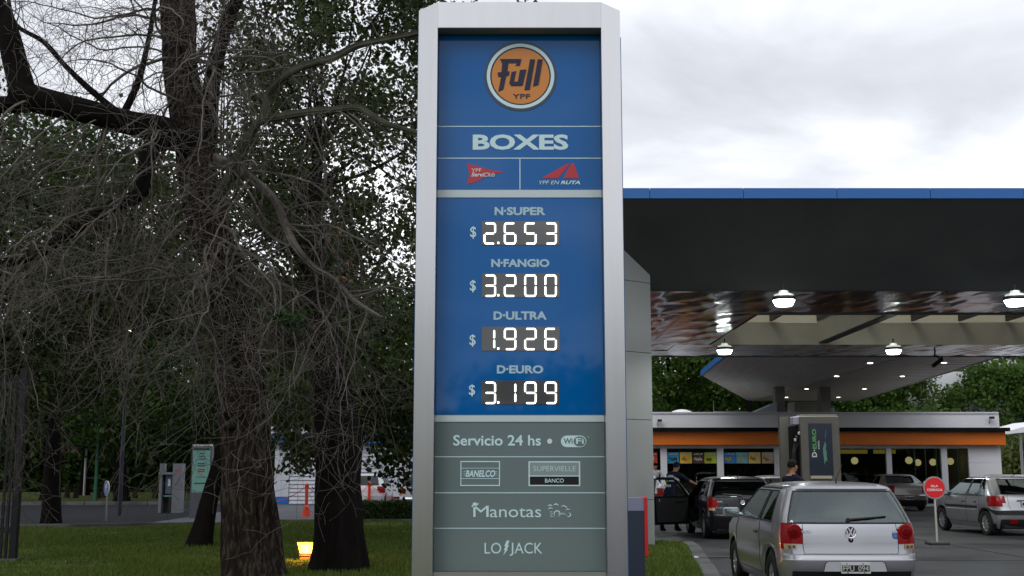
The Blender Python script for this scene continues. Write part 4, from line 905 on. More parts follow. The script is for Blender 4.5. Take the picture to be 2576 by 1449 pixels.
# silver hatchback in front
r1, (G1, st1, patch1) = new_car((3.91, 13.75), -.5, 'silver two-door hatchback seen from behind at the lower right, closest car', GOL, silver)
def f():
    emblem(r1, 0, .076, .84, .066)
    MB().lathe([(.0, -.012), (.020, -.012), (.030, -.004), (.030, .01)], (0, .072, .755), axis='y', k=18, capped=False).build('lock', inner, r1); MB().lathe([(.0, -.02), (.011, -.019), (.012, -.01)], (0, .072, .76), axis='y', k=10, capped=False).build('lock_barrel', chrome, r1)
    y = .095; fit_text('GOL', MATS['emblem_bright'], r1, (-.562, y-.008, .835), UX, VZ, .115, .032, .02, depth=.006, name='badge')
    fit_text('1.6', MATS['emblem_bright'], r1, (.50, y-.008, .842), UX, VZ, .045, .018, .02, depth=.006, name='badge'); s_ = MB().box(.485, .548, y-.006, y-.001, .765, .832).build('sticker', mat('sticker_blue', (.02, .10, .38), .4), r1)
    fit_text('@', mat('sticker_print', (.25, .45, .6), .5), s_, (.497, y-.008, .778), UX, VZ, .04, .042, depth=.001)
    MB().prism([(-.345, -.004, .407), (.385, -.004, .407), (.36, -.004, .50), (.33, -.004, .522), (-.29, -.004, .522), (-.32, -.004, .50)], (0, .02, 0)).build('plate_recess', mat('recess_sheen', (.62, .63, .65), .35, .4, coat=.5), r1)  # paler silver paints in the reflection caught by the bumper recess
    MB().tube([(-.345, -.006, .407), (-.32, -.006, .50), (-.29, -.006, .524), (.33, -.006, .524), (.36, -.006, .50), (.385, -.006, .407)], .004, 4).build('recess_edge', inner, r1)
    plate(r1, -.006, .02, .445, 'FPU', '094')
    MB().tube([(.0, .115, .985), (.24, .128, 1.005), (.44, .152, 1.022)], [.016, .013, .009], 6).build('rear_wiper', black, r1)
    for s in (1, -1): MB().lathe([(.0, -.012), (.07, -.010), (.082, -.004), (.084, .006)], (s*.640, .092, .852), axis='y', k=28, capped=False).build('lamp_lens', lamp_r, [c for c in children(r1) if c.name.startswith('tail_light')][0 if s > 0 else 1])
    w_ = MB().lathe([(0, -.03), (.022, -.03), (.026, 0)], (-.01, .125, .98), axis='y', k=12, capped=False).build('wiper_hub', black, r1)
    for s in (1, -1):   # round reflector bowls in the lamps
        a = G1[s][10][NR]; tl2 = [c for c in children(r1) if c.name.startswith('tail_light')][0 if s > 0 else 1]
        MB().lathe([(0, -.016), (.04, -.0145), (.052, -.011)], (s*.650, .092, .845), axis='y', k=18, capped=False).build('lens_bowl', mat('tail_deep', (.15, .002, .003), .2, spec=.2), tl2)
        for k in range(2): MB().lathe([(0, -.012), (.014, -.010), (.018, 0)], (s*(.655+.05*k), .084+.010*k, .682), axis='y', k=10, capped=False).build('bulb', mat('bulb_dark', (.12, .10, .09), .2), tl2)
    # rear shelf glimpse: pale sheet against the windscreen and a headrest
    MB().box(-.16, .12, 2.3, 2.31, 1.14, 1.26).build('sun_sticker', mat('pale_sticker', (.35, .5, .55), .5), r1)
f_ = f; at_origin(r1, f_)
# black hatchback with open door
r2, (G2, st2, patch2) = new_car((5.22, 26.9), 0, 'black two-door hatchback from behind with its left door standing open', GOL, blackp, dark_glass=True, door_open=True)
def f():
    emblem(r2, 0, .076, .84, .058); fit_text('GOL', MATS['emblem_bright'], r2, (-.57, .087, .835), UX, VZ, .12, .028, .02, depth=.006, name='badge'); fit_text('FLEX', mat('badge_blue', (.3, .55, .75), .4), r2, (-.60, .085, .70), UX, VZ, .18, .03, .0, depth=.006, name='badge')
    MB().tube([(-.02, .115, .985), (-.24, .128, 1.005), (-.44, .152, 1.022)], [.016, .013, .009], 6).build('rear_wiper', black, r2)
    plate(r2, -.006, 0, .45, 'HBK', '512') if 0 else MB().box(-.17, .17, -.016, -.004, .39, .51, b=.004).build('number_plate', mat('plate_dim', (.05, .05, .055), .5), r2)
    MB().tube([(.3, .15, .22), (.3, -.02, .21)], .03, 8).build('exhaust', steel, r2)
    # door swung out round its hinge
    hy = 2.80; hx = -.80; a_ = R(52); ux = Vector((-math.sin(a_), -math.cos(a_), 0)); nx_ = Vector((ux.y, -ux.x, 0))*.055
    O_ = Vector((hx, hy, 0)); P = lambda u, z, t=0: O_+ux*u+Vector((0, 0, z))+nx_*t+Vector((-.0, 0, 0))
    Wd = 1.24; d_ = MB(); d_.prism([P(0, .24), P(Wd-.05, .24), P(Wd, .40), P(Wd+.02, .75), P(Wd, .93), P(0, .93)], nx_); do = d_.build('door', blackp, r2)
    MB().prism([P(.06, .30, 1.02), P(Wd-.1, .30, 1.02), P(Wd-.06, .88, 1.02), P(.06, .88, 1.02)], nx_*.25).build('door_lining', inner, do)
    MB().prism([P(.06, .30, -.3), P(Wd-.1, .30, -.3), P(Wd-.06, .88, -.3), P(.06, .88, -.3)], nx_*.28).build('door_lining', inner, do)
    MB().tube([P(.02, .94, .5), P(.40, 1.29, .5), P(.52, 1.345, .5), P(1.06, 1.355, .5), P(1.16, 1.32, .5), P(Wd, .93, .5)], .04, 6).build('window_frame', blackp, do)
    MB().tube([P(.25, .80, -.6), P(.55, .80, -.9), P(.6, .70, -.6)], .02, 6).build('armrest', inner, do); MB().box(P(1.05, .78, .5).x-.03, P(1.05, .78, .5).x+.03, P(1.05, .78, .5).y-.05, P(1.05, .78, .5).y-.03, .8, .86).build('inner_handle', chrome, do)
f_ = f; at_origin(r2, f_)
# silver five-door with black rub strips
r3, (G3, st3, patch3) = new_car((12.28, 28.3), 4, 'silver rounded five-door hatchback with black bumper strip at the right edge', P206, silver)
def f():
    gI = [(4, j, s) for j in range(0, NR+NC) for s in (1, -1)]
    patch3([(3, j, s) for j in range(0, NR+NC+1) for s in (1, -1)], .012, black, 'bumper_strip', .02)
    for s in (1, -1): patch3([(6, j, s) for j in range(st3(.98), st3(2.75))], .010, black, 'door_strip', .01)
    plate(r3, .03, 0, .76, '', ''); MB().box(-.26, .26, .035, .055, .835, .85).build('plate_lamp_bar', inner, r3)
    MB().lathe([(0, -.012), (.04, -.012)], (0, .075, .885), axis='y', k=6, capped=False).build('emblem', chrome, r3)
    for s in (1, -1): patch3([(1, j, s) for j in range(NR-3, NR-1)], .01, lamp_r, 'fog_reflector', .01)
    MB().tube([(0, .15, 1.0), (-.25, .18, 1.02), (-.45, .24, 1.05)], [.014, .012, .008], 6).build('rear_wiper', black, r3)
f_ = f; at_origin(r3, f_)
for loc, rz, lb, sp, pt, kw in (((15.35, 46), 0, 'grey beige saloon car from behind between the silver cars in front of the shop', SED, greyp, {}),
                              ((4.35, 40), 0, 'white saloon with a full width red tail strip, half hidden by the grey pillar', SED, whitep, {}),
                              ((7.9, 34), 0, 'light silver hatchback whose roof shows beyond the black hatchback', GOL, silver2, dict(dark_glass=True)),
                              ((17.4, 40.6), 0, 'dark grey hatchback mostly hidden behind the round red sign', GOL, dkp, dict(dark_glass=True)),
                              ((-5.7, 45.5), 0, 'white hatchback behind the hedge with an orange post before it', P206, whitep, dict(dark_glass=True)),
                              ((-3.30, 43), 0, 'silver grey hatchback behind the hedge, cut off by the tall price sign', GOL, silver2, dict(dark_glass=True))):
    r, (g_, s_, p_) = new_car(loc, rz, lb, sp, pt, full=False, **kw)
    if sp is SED and pt is whitep: at_origin(r, lambda: p_([(5, j, s) for j in range(0, NR-1) for s in (1, -1)], .006, lamp_r, 'tail_strip', .01))
    if loc[0] < 0: at_origin(r, lambda: MB().box(-.17, .17, -.02, -.002, .42, .53).build('number_plate', MATS['plate_white'], r)); r['group'] = 'cars parked by the white building'
    if pt is greyp:
        def f2():
            plate(r, -.004, 0, .5, '', ''); MB().tube([(-.80, -.01+.05, .60), (-.4, -.012, .60), (.4, -.012, .60), (.80, .04, .60)], .012, 4).build('chrome_strip', chrome, r)
        at_origin(r, f2)
# yellow chock under the grey saloon
p = atz(2268, 1277); o = MB().prism([(p.x-.14, p.y, 0), (p.x+.14, p.y, 0), (p.x+.09, p.y, .2), (p.x-.09, p.y, .2)], (0, .2, 0)).build('wheel_chock', mat('chock_yellow', (.55, .38, .02), .5), origin=(p.x, p.y, 0)); tag(o, 'small yellow block on the tarmac under the tail of the grey saloon', 'wheel chock')

# ------------------------------------------------------------------ people
skin = mat('skin', (.36, .18, .11), .55)
def person(label, loc, rz, shirt, trousers, shoes, hair, lean=0.0, arms=((.25, .1, -.2), (.25, .1, -.2)), step=.12, height=1.74, group='people at the fuel station', cap=False, extra=None, head_turn=0.0):
    root = empty('person', (0, 0, 0), label, 'person', group); k = height/1.74; J = {}; E = []; Rr = {}
    def j(n_, x, y, z, r_, p=None):
        if z > .93: dz = z-.93; y, z = y+dz*math.sin(lean), .93+dz*math.cos(lean)
        J[n_] = Vector((x, y, z))*k; Rr[n_] = r_*k
        if p: E.append((p, n_))
    j('pelvis', 0, 0, .95, .135); j('waist', 0, .0, 1.08, .125, 'pelvis'); j('chest', 0, .0, 1.28, .15, 'waist'); j('upper', 0, 0, 1.43, .115, 'chest'); j('neck', 0, .01, 1.51, .056, 'upper'); j('nape', 0, .015, 1.55, .058, 'neck'); j('jaw', 0, .03, 1.59, .078, 'nape'); j('skull', 0, .02, 1.665, .088, 'jaw')
    for s, n_ in ((1, 'R'), (-1, 'L')):
        a = arms[0 if s > 0 else 1]
        j('sh'+n_, s*.20, 0, 1.425, .068, 'upper'); sh = J['sh'+n_]/k
        el = sh+Vector((s*a[0]*.5, a[1]*.5, -.28)).normalized()*.29; J['el'+n_] = el*k; Rr['el'+n_] = .043*k; E.append(('sh'+n_, 'el'+n_))
        fo = Vector((s*a[0]*.2, a[1], a[2])).normalized(); wr_ = el+fo*.25; J['wr'+n_] = wr_*k; Rr['wr'+n_] = .028*k; E.append(('el'+n_, 'wr'+n_))
        ha = wr_+fo*.075; J['pa'+n_] = ha*k; Rr['pa'+n_] = .036*k; E.append(('wr'+n_, 'pa'+n_))
        sd_ = fo.cross(Vector((0, 1, 0)) if abs(fo.y) < .8 else Vector((1, 0, 0))).normalized()
        for q in range(4):
            b1 = ha+fo*.02+sd_*(.027-.018*q); t1 = b1+fo*(.04)+Vector((0, .004, -.004)); t2 = t1+fo*(.035-.004*abs(q-1))+Vector((0, .008, -.012))
            for nn_, v, r_ in (('fa%d' % q, b1, .011), ('fb%d' % q, t1, .010), ('fc%d' % q, t2, .008)): J[nn_+n_] = v*k; Rr[nn_+n_] = r_*k
            E += [('pa'+n_, 'fa%d' % q+n_), ('fa%d' % q+n_, 'fb%d' % q+n_), ('fb%d' % q+n_, 'fc%d' % q+n_)]
        J['th'+n_] = (wr_+fo*.05-sd_*.05+Vector((0, .02, 0)))*k; Rr['th'+n_] = .011*k; E.append(('pa'+n_, 'th'+n_))
        st_ = step*s
        j('hi'+n_, s*.095, 0, .88, .098, 'pelvis'); j('kn'+n_, s*.11, st_*.6+.02, .49, .062, 'hi'+n_); j('ca'+n_, s*.115, st_*.8, .34, .058, 'kn'+n_); j('an'+n_, s*.12, st_, .09, .042, 'ca'+n_); j('to'+n_, s*.13, st_+.16, .045, .042, 'an'+n_); j('he'+n_, s*.12, st_-.05, .05, .042, 'an'+n_)
    names = list(J); me = bpy.data.meshes.new('body'); me.from_pydata([J[n_] for n_ in names], [(names.index(a), names.index(c)) for a, c in E], [])
    o = link('body', me, None); md = o.modifiers.new('s', 'SKIN'); sv = me.skin_vertices[0].data
    for i, n_ in enumerate(names):
        r_ = Rr[n_]; flat = 1.0
        if n_ in ('pelvis', 'waist', 'chest', 'upper'): sv[i].radius = (r_*1.05, r_*.78) 
        else: sv[i].radius = (r_, r_)
        sv[i].use_root = n_ == 'pelvis'
    md.use_smooth_shade = True; sb = o.modifiers.new('u', 'SUBSURF'); sb.levels = 1; sb.render_levels = 1
    dg = bpy.context.evaluated_depsgraph_get(); m2 = bpy.data.meshes.new_from_object(o.evaluated_get(dg)); bpy.data.objects.remove(o)
    m2.materials.clear()
    for m_ in (shirt, trousers, skin, shoes): m2.materials.append(m_)
    reg = {'pelvis': 1, 'waist': 0, 'chest': 0, 'upper': 0, 'neck': 2, 'nape': 2, 'jaw': 2, 'skull': 2}
    bones = []
    for a, c in E:
        q = 2 if c[:2] in ('ne', 'na', 'ja', 'sk', 'pa', 'fa', 'fb', 'fc', 'th', 'wr') else 1 if c[:2] in ('hi', 'kn', 'ca', 'an') else 3 if c[:2] in ('to', 'he') else 0
        bones.append((J[a], J[c], q))
    for p_ in m2.polygons:
        c = p_.center; best = min(bones, key=lambda b_: ((c-(b_[0]+(b_[1]-b_[0])*max(0, min(1, (c-b_[0]).dot(b_[1]-b_[0])/max(1e-9, (b_[1]-b_[0]).length_squared))))).length))
        p_.material_index = best[2]
    m2.shade_smooth(); bd = link('body', m2, root)
    H = J['skull']; hb = MB(); n_ = 8; 
    vs = []; fs = []
    for i in range(7):
        for q in range(16):
            t = 2*math.pi*q/16; ph = math.pi*.62*i/6; rr_ = .094*k*math.sin(ph); front = math.sin(t)   # +y is the face
            z = .105*k*math.cos(ph); 
            if front > .3 and i > 3: z = max(z, .04*k)
            vs.append(H+Vector((rr_*.92*math.cos(t), rr_*1.06*math.sin(t)-.008, z+.012)))
    fs = [(i*16+q, i*16+(q+1) % 16, (i+1)*16+(q+1) % 16, (i+1)*16+q) for i in range(6) for q in range(16)]
    MB().add(vs, fs).build('cap' if cap else 'hair', hair, root, smooth=True)
    if cap: MB().prism([H+Vector((-.08, .07, .045)), H+Vector((.08, .07, .045)), H+Vector((.06, .18, .03)), H+Vector((-.06, .18, .03))], (0, 0, .012)).build('cap_peak', hair, root)
    fb = J['jaw']; MB().prism([fb+Vector((-.012, .095, .03)), fb+Vector((.012, .095, .03)), fb+Vector((.004, .085, .075)), fb+Vector((-.004, .085, .075))], (0, .02, -.002)).build('nose', skin, root)
    for s in (1, -1):
        MB().lathe([(.011*math.sin(math.pi*q/4), .011*math.cos(math.pi*q/4)) for q in range(5)], fb+Vector((s*.032, .083, .075)), k=6, capped=False).build('eye', inner, root)
        MB().box(fb.x+s*.086-.008, fb.x+s*.086+.008, fb.y-.01, fb.y+.02, fb.z+.02, fb.z+.08, b=.004).build('ear', skin, root)
    MB().box(fb.x-.025, fb.x+.025, fb.y+.072, fb.y+.084, fb.z-.005, fb.z+.003).build('mouth', mat('lips', (.3, .1, .08), .5), root)
    if extra: extra(root, J, k)
    root.location = (loc[0], loc[1], loc[2] if len(loc) > 2 else 0); root.rotation_euler = (0, 0, R(rz)); return root
navy_c = mat('navy_cloth', (.012, .014, .03), .85); white_c = mat('white_cloth', (.60, .60, .66), .8); darkc = mat('dark_trousers', (.015, .016, .024), .85); hairm = mat('dark_hair', (.012, .008, .006), .8); shoe = mat('black_shoe', (.01, .01, .01), .4)
def vest(root, J, k):
    c = J['chest']; MB().lathe([(.10, .14), (.13, .10), (.17, .06), (.19, -.02)], (c.x, c.y, c.z), k=14, capped=False).build('pale_yoke', mat('pale_yoke', (.32, .38, .45), .7), root)
    MB().box(c.x-.06, c.x+.06, c.y-.20, c.y-.175, c.z-.04, c.z+.05).build('badge', mat('green_badge', (.06, .22, .04), .6), root)
    b = MB()
    for u in range(4): b.box(c.x-.12+.06*u, c.x-.085+.06*u, c.y-.185, c.y-.165, c.z-.16, c.z-.10)
    b.build('back_print', white_c, root)
person('station attendant in dark uniform and cap bending to the black car behind its open door', (3.98, 30.25), -50, navy_c, mat('navy_trousers', (.012, .012, .028), .85), shoe, mat('navy_cap', (.012, .016, .045), .8), lean=.42, arms=((.3, 1.0, -.35), (.3, .9, -.4)), step=.14, height=1.80, cap=True, extra=vest)
person('dark haired man in white short sleeved shirt standing by the white saloon near the pillar', (5.42, 44.9), 190, white_c, darkc, shoe, hairm, arms=((.3, .35, -.5), (.3, .35, -.5)), step=.05, height=1.81)
person('dark haired man in navy t-shirt seen from behind next to the fuel pump', (5.16, 22.0), -62, navy_c, darkc, shoe, hairm, lean=.05, arms=((.35, .5, -.6), (.35, .3, -.8)), step=.08, height=1.71)
# ------------------------------------------------------------------ white building with the blue band behind the trees
WB = empty('service_building', (-6, 56, 0), 'white slatted service building with blue band behind the trees left of the price sign', 'building')
wall_w = mat('building_white', (.55, .57, .62), .6, var=(.50, .52, .57), vscale=.6)
bx0, bx1, by = at(690, 1200, 55).x, .4, 55.0; xs0 = at(727, 1200, 55).x; zb1 = at(700, 1118, 55).z; zb2 = at(700, 1092, 55).z
n = 3
for i in range(2): MB().box(bx0+i*(xs0-bx0)/2+.004, bx0+(i+1)*(xs0-bx0)/2-.004, by, by+.2, .35, 1.5).build('wall_panel', wall_w, WB); MB().box(bx0+i*(xs0-bx0)/2+.004, bx0+(i+1)*(xs0-bx0)/2-.004, by, by+.2, 1.51, zb1).build('wall_panel', wall_w, WB)
MB().box(bx0, xs0, by-.01, by+.2, .02, .345).build('plinth', blue_m, WB)
MB().box(bx0, xs0, by+.03, by+.15, 1.495, 1.515).build('joint_line', blue_m, WB)
bd_ = MB().box(xs0+.01, at(962, 1200, 55).x, by+.10, by+.2, .02, zb1).build('wall_backing', wall_w, WB); sl_ = None; k = 0; z = .03
while z < zb1-.1:
    if sl_ is None: sl_ = MB().prism([(xs0+.02, by+.02, z), (xs0+.02, by+.10, z+.02), (xs0+.02, by+.10, z+.175), (xs0+.02, by+.075, z+.17)], (at(958, 1200, 55).x-xs0, 0, 0)).build('slat', wall_w, WB); zs_ = z
    else: c = sl_.copy(); COL.objects.link(c); c.location.z += z-zs_
    z += .18
xa = at(962, 1200, 55).x
for i in range(4): MB().box(xa+.02+i*(bx1-xa)/4, xa+(i+1)*(bx1-xa)/4, by, by+.2, .35, zb1).build('wall_panel', wall_w, WB)
MB().box(xa+.02, bx1, by-.01, by+.2, .02, .345).build('plinth', mat('plinth_dark', (.03, .03, .04), .6), WB)
MB().box(bx0-.3, bx1, by-.25, by+.3, zb1+.01, zb2).build('blue_band', blue_m, WB)
MB().box(bx0-.2, bx1, by-.1, by+6, zb2+.01, zb2+.35).build('upper_wall', wall_w, WB); MB().box(bx0, bx1-.1, by+.3, by+6, 0, zb2).build('core_wall', wall_w, WB)
# ------------------------------------------------------------------ orange posts and chain
op = mat('orange_plastic', (.75, .05, .01), .45); P_ = []
for px, py, lb in ((770, 1300, 'orange red plastic post with cone foot between the two thick tree trunks'), (928, 1287, 'orange red plastic post behind the hedge, in front of the white hatchback'), (560, 1296, None), (1110, 1290, None)):
    p = atz(px, py); P_.append(p)
    if lb:
        r = empty('chain_post', p, lb, 'barrier post', 'orange chain posts')
        MB().lathe([(.16, .0), (.15, .03), (.10, .32), (.07, .36)], p, k=16).build('cone', op, r); MB().lathe([(.072, .33), (.072, .37)], p, k=12).build('white_ring', white_p, r)
        MB().tube([(p.x, p.y, .36), (p.x, p.y, 1.02)], .055, 12).build('post', op, r); MB().lathe([(.055, 1.0), (.075, 1.03), (.075, 1.08), (.03, 1.12)], p, k=12).build('cap', op, r)
for (a, c, lb) in ((P_[2], P_[0], 'sagging red plastic chain running left from the first orange post'), (P_[0], P_[1], 'sagging red plastic chain between the two orange posts'), (P_[1], P_[3], 'sagging red plastic chain running right from the second orange post')):
    b = MB(); n = 46
    for i in range(n):
        t0, t1 = i/n, (i+1.25)/n; f_ = lambda t: a.lerp(c, t)+Vector((0, 0, 1.03-.62*(1-(2*t-1)**2)*.95))
        u = f_(t0); v = f_(t1); m_ = (u+v)/2; d = (v-u); s_ = d.cross(Vector((0, 1, 0)) if i % 2 else Vector((0, .3, 1))).normalized()*.022
        b.tube([u, m_+s_, v, m_-s_, u], .008, 4, cap=False)
    o = b.build('plastic_chain', op, origin=a); tag(o, lb, 'chain', 'plastic chains of the barrier')
# ------------------------------------------------------------------ hedge
hx0, hx1 = at(895, 1312, 37).x, -.7; hg = empty('hedge', (-2.5, 36.9, 0), 'low clipped dark green box hedge left of the price sign', 'hedge')
MB().box(hx0+.08, hx1, 36.72, 37.2, 0, .52).build('core', mat('hedge_core', (.012, .02, .006), .95), hg)
def leaf_mesh(name, C, size, m, parent, kind='stuff', flat=0.0, lab=None, cat=None, tip=None):
    n = len(C); a = rng.normal(size=(n, 3)); a /= np.linalg.norm(a, axis=1)[:, None]+1e-9; b_ = rng.normal(size=(n, 3)); b_ -= (b_*a).sum(1)[:, None]*a; b_ /= np.linalg.norm(b_, axis=1)[:, None]+1e-9
    s = size*(.6+.8*rng.random((n, 1))); w = s*(.34+.12*rng.random((n, 1))); nn_ = np.cross(a, b_)
    V = np.stack([C, C+a*s*.45+b_*w-nn_*s*.05, C+a*s, C+a*s*.45-b_*w+nn_*s*.05], 1).reshape(-1, 3)
    o = mesh_np(name, V, np.arange(4*n).reshape(-1, 4), m, parent); tag(o, lab, cat, kind=kind); return o
hm = mat('hedge_leaf', (.018, .035, .008), .6, island=(.05, .09, .02), tl=.2)
n = 15000; C = np.c_[hx0+(hx1-hx0)*rng.random(n), 36.6+.7*rng.random(n), .6*rng.random(n)]
fcs = rng.random(n); C[fcs < .5, 1] = 36.62+.1*rng.random((fcs < .5).sum()); C[fcs > .75, 2] = .55+.07*rng.random((fcs > .75).sum())
leaf_mesh('leaves', C, .05, hm, hg)
# ------------------------------------------------------------------ floodlight on the lawn
p = atz(785, 1412); fl_ = empty('floodlight', (p.x, p.y, 0), 'small ground floodlight glowing yellow at the foot of the dark trunk', 'floodlight')
a, c, d_, e_ = (at(748, 1365, p.y), at(790, 1365, p.y), at(788, 1391, p.y), at(756, 1391, p.y)); hs = mat('flood_housing', (.10, .035, .015), .6)
MB().prism([(a.x-.015, p.y+.012, a.z+.012), (c.x+.015, p.y+.012, c.z+.012), (d_.x+.01, p.y-.03, d_.z-.05), (e_.x-.01, p.y-.03, e_.z-.05)], (0, .16, -.03)).build('housing', hs, fl_)
b = MB(); b.prism([(a.x, p.y-.0, a.z), (c.x, p.y-.0, c.z), (d_.x, p.y-.045, d_.z), (e_.x, p.y-.045, e_.z)], (0, .006, 0)); b.build('lens', mat('flood_glow', (1, .6, .1), .5, emit=(1, .40, .035), estr=3.6), fl_)
MB().box(e_.x-.005, d_.x+.005, p.y-.02, p.y+.13, .02, e_.z-.07, b=.01).build('ballast_box', mat('ballast', (.10, .05, .03), .7), fl_)
li = bpy.data.lights.new('flood_lamp', 'POINT'); li.energy = 45; li.color = (1, .42, .06); li.shadow_soft_size = .05; lo = bpy.data.objects.new('flood_lamp', li); COL.objects.link(lo); lo.parent = fl_; lo.matrix_parent_inverse = world_m(fl_).inverted(); lo.location = ((a.x+c.x)/2, p.y-.12, (a.z+d_.z)/2)
# ------------------------------------------------------------------ phone booth, info panel, signs, poles
Y = 44.; pb = empty('phone_booth', at(428, 1292, Y), 'open grey metal phone booth by the park road', 'phone booth'); bm_ = mat('booth_grey', (.17, .18, .20), .45)
X = lambda px, yy=Y: at(px, 1200, yy).x
Z = lambda py, yy=Y: at(400, py, yy).z
for a, c in ((401, 408), (434, 456)): MB().box(X(a), X(c), Y, Y+.5, .0, Z(1166)).build('side_panel', bm_, pb)
MB().box(X(399), X(440), Y-.02, Y+.5, Z(1194), Z(1188)).build('shelf', bm_, pb); MB().box(X(408)+.005, X(434)-.005, Y+.35, Y+.42, Z(1290), Z(1192)).build('back_panel', mat('booth_dark', (.06, .065, .075), .5), pb)
ph = MB().box(X(414), X(430), Y+.15, Y+.34, Z(1242), Z(1196)).build('telephone', mat('phone_blue', (.10, .15, .22), .4), pb); MB().box(X(421), X(427), Y+.12, Y+.149, Z(1223), Z(1205)).build('keypad', white_p, ph)
MB().box(X(410), X(433), Y+.1, Y+.34, Z(1250), Z(1246)).build('ledge', mat('ledge_green', (.15, .3, .2), .5), pb)
MB().box(X(440), X(452), Y-.004, Y-.001, Z(1186), Z(1180)).build('red_sticker', mat('sticker_red', (.4, .1, .08), .5), pb)
Y = 39.5; ip = empty('information_totem', at(500, 1300, Y), 'grey information totem with lit pale green poster by the leaning tree', 'information board')
MB().box(X(480, Y), X(531, Y), Y, Y+.25, 0, Z(1123, Y), b=.01).build('body', mat('totem_grey', (.13, .14, .16), .4), ip)
MB().box(X(482, Y), X(529, Y), Y-.02, Y+.2, Z(1123, Y)+.002, Z(1119, Y)+.02).build('cap', white_p, ip)
ps = MB().box(X(483.5, Y), X(527, Y), Y-.012, Y-.002, Z(1239, Y), Z(1126, Y)).build('poster', mat('poster_green', (.10, .22, .19), .3, emit=(.20, .42, .36), estr=.22), ip)
MB().box(X(484, Y), X(526, Y), Y-.016, Y-.0125, Z(1133, Y), Z(1127, Y)).build('header', mat('totem_dark', (.03, .05, .05), .4), ps)
for k, (py, colr, w) in enumerate(((1141, 'i', 12), (1148, 'b', 16), (1155, 'b', 18), (1166, 'n', 20), (1172, 'n', 20), (1181, 'r', 18), (1186, 'r', 18), (1200, 'g', 22), (1216, 'd', 34))):
    mm = {'i': mat('ink_grey', (.12, .14, .2), .5), 'b': mat('ink_blue', (.10, .16, .30), .5), 'n': mat('ink_navy', (.06, .12, .32), .5), 'r': mat('ink_red', (.5, .06, .05), .5), 'g': mat('ink_pale', (.2, .3, .28), .5), 'd': mat('ink_dark', (.05, .10, .09), .5)}[colr]
    MB().box(X(506-w/2, Y), X(506+w/2, Y), Y-.015, Y-.0125, Z(py+1.6, Y), Z(py-1.6, Y)).build('print', mm, ps)
p = atz(266, 1312); sg = empty('arrow_sign', p, 'round blue sign with white upward arrow on a thin post beside the road', 'road sign'); q_ = at(268, 1228, p.y)
MB().tube([(p.x, p.y+.04, 0), (q_.x, p.y+.04, q_.z+.2)], .025, 6).build('post', steel, sg)
M_ = Matrix.Translation((q_.x, p.y, q_.z)) @ Matrix.Rotation(R(-52), 4, 'Z')
b = MB().lathe([(0, -.01), (.215, -.01), (.225, .0), (.225, .02), (0, .02)], (0, 0, 0), axis='y', k=32, capped=False); b.v = [tuple(M_ @ Vector(v)) for v in b.v]; di = b.build('disc', mat('sign_blue', (.02, .12, .42), .35), sg)
b = MB().lathe([(.214, -.014), (.23, -.01), (.23, .022)], (0, 0, 0), axis='y', k=32, capped=False); b.v = [tuple(M_ @ Vector(v)) for v in b.v]; b.build('rim', white_p, di)
b = MB(); b.prism([(-.022, -.016, -.13), (.022, -.016, -.13), (.022, -.016, .05), (-.022, -.016, .05)], (0, .005, 0)); b.prism([(0, -.016, .15), (-.085, -.016, .05), (-.085, -.016, .0), (0, -.016, .085), (.085, -.016, .0), (.085, -.016, .05)], (0, .005, 0)); b.v = [tuple(M_ @ Vector(v)) for v in b.v]; b.build('arrow', white_p, di)
p = atz(300, 1297); lpz = at(297, 826, p.y); po = empty('street_lamp', p, 'dark blue street lamp post with a lit white lantern among the branches', 'street lamp')
MB().tube([(p.x, p.y, 0), (p.x, p.y, 1.5), (p.x, p.y, lpz.z-.3), (p.x-.02, p.y, lpz.z-.1)], [.075, .07, .045, .04], 12).build('post', mat('post_navy', (.012, .018, .035), .4), po)
MB().lathe([(.02, .16), (.20, .10), (.25, 0)], (p.x, p.y, lpz.z), k=16, capped=False).build('hood', black, po); MB().lathe([(.24, -.001), (.17, -.10), (0.02, -.14)], (p.x, p.y, lpz.z), k=16, capped=False).build('lantern', mat('lantern_glow', (1, 1, .9), .5, emit=(1, .95, .80), estr=9), po)
p = atz(239, 1262); o = MB().tube([p, (p.x, p.y, at(239, 1100, p.y).z+2.4)], .085, 10).build('green_pole', mat('pole_green', (.025, .12, .07), .5), origin=p); tag(o, 'plain green pole on the verge across the park road', 'pole')
p = atz(66, 1235); o = MB().tube([p, (p.x, p.y, at(60, 1120, p.y).z)], .09, 8).build('pale_pole', mat('pole_pale', (.25, .22, .13), .6), origin=p); tag(o, 'pale yellowish pole behind the black iron fence', 'pole')
Y = 72.; bb = empty('billboard', at(165, 1183, Y), 'white and red billboard half hidden by leaves across the park', 'billboard')
MB().prism([at(112, 1108, Y), at(222, 1122, Y+4), at(222, 1143, Y+4), at(112, 1135, Y)], (0, .15, 0)).build('board', mat('board_print', (.45, .42, .45), .5, var=(.30, .08, .07), vscale=1.6), bb)
for px in (130, 210): q_ = at(px, 1140, Y+2); MB().tube([(q_.x, Y+2.5, 0), (q_.x, Y+2.5, q_.z+.3)], .08, 6).build('leg', steel, bb)
# low stumps along the far verge
st_m = mat('stump', (.05, .035, .025), .9); sp0 = None
for i, px in enumerate((168, 190, 247, 262, 340, 390, 505, 415)):
    p = atz(px, 1252+ (i % 3)); lb = ('first', 'second', 'third', 'fourth', 'fifth', 'sixth', 'last', 'seventh')[i]+' low wooden stump from the left along the far verge'
    if sp0 is None: sp0 = MB().tube([(0, 0, -.02), (.02, 0, .3), (0, .02, .58)], [.17, .14, .15], 9).build('verge_stump', st_m); o = sp0
    else: o = sp0.copy(); COL.objects.link(o)
    o.location = p; o.rotation_euler = (0, 0, i); tag(o, lb, 'stump', 'wooden stumps along the verge')
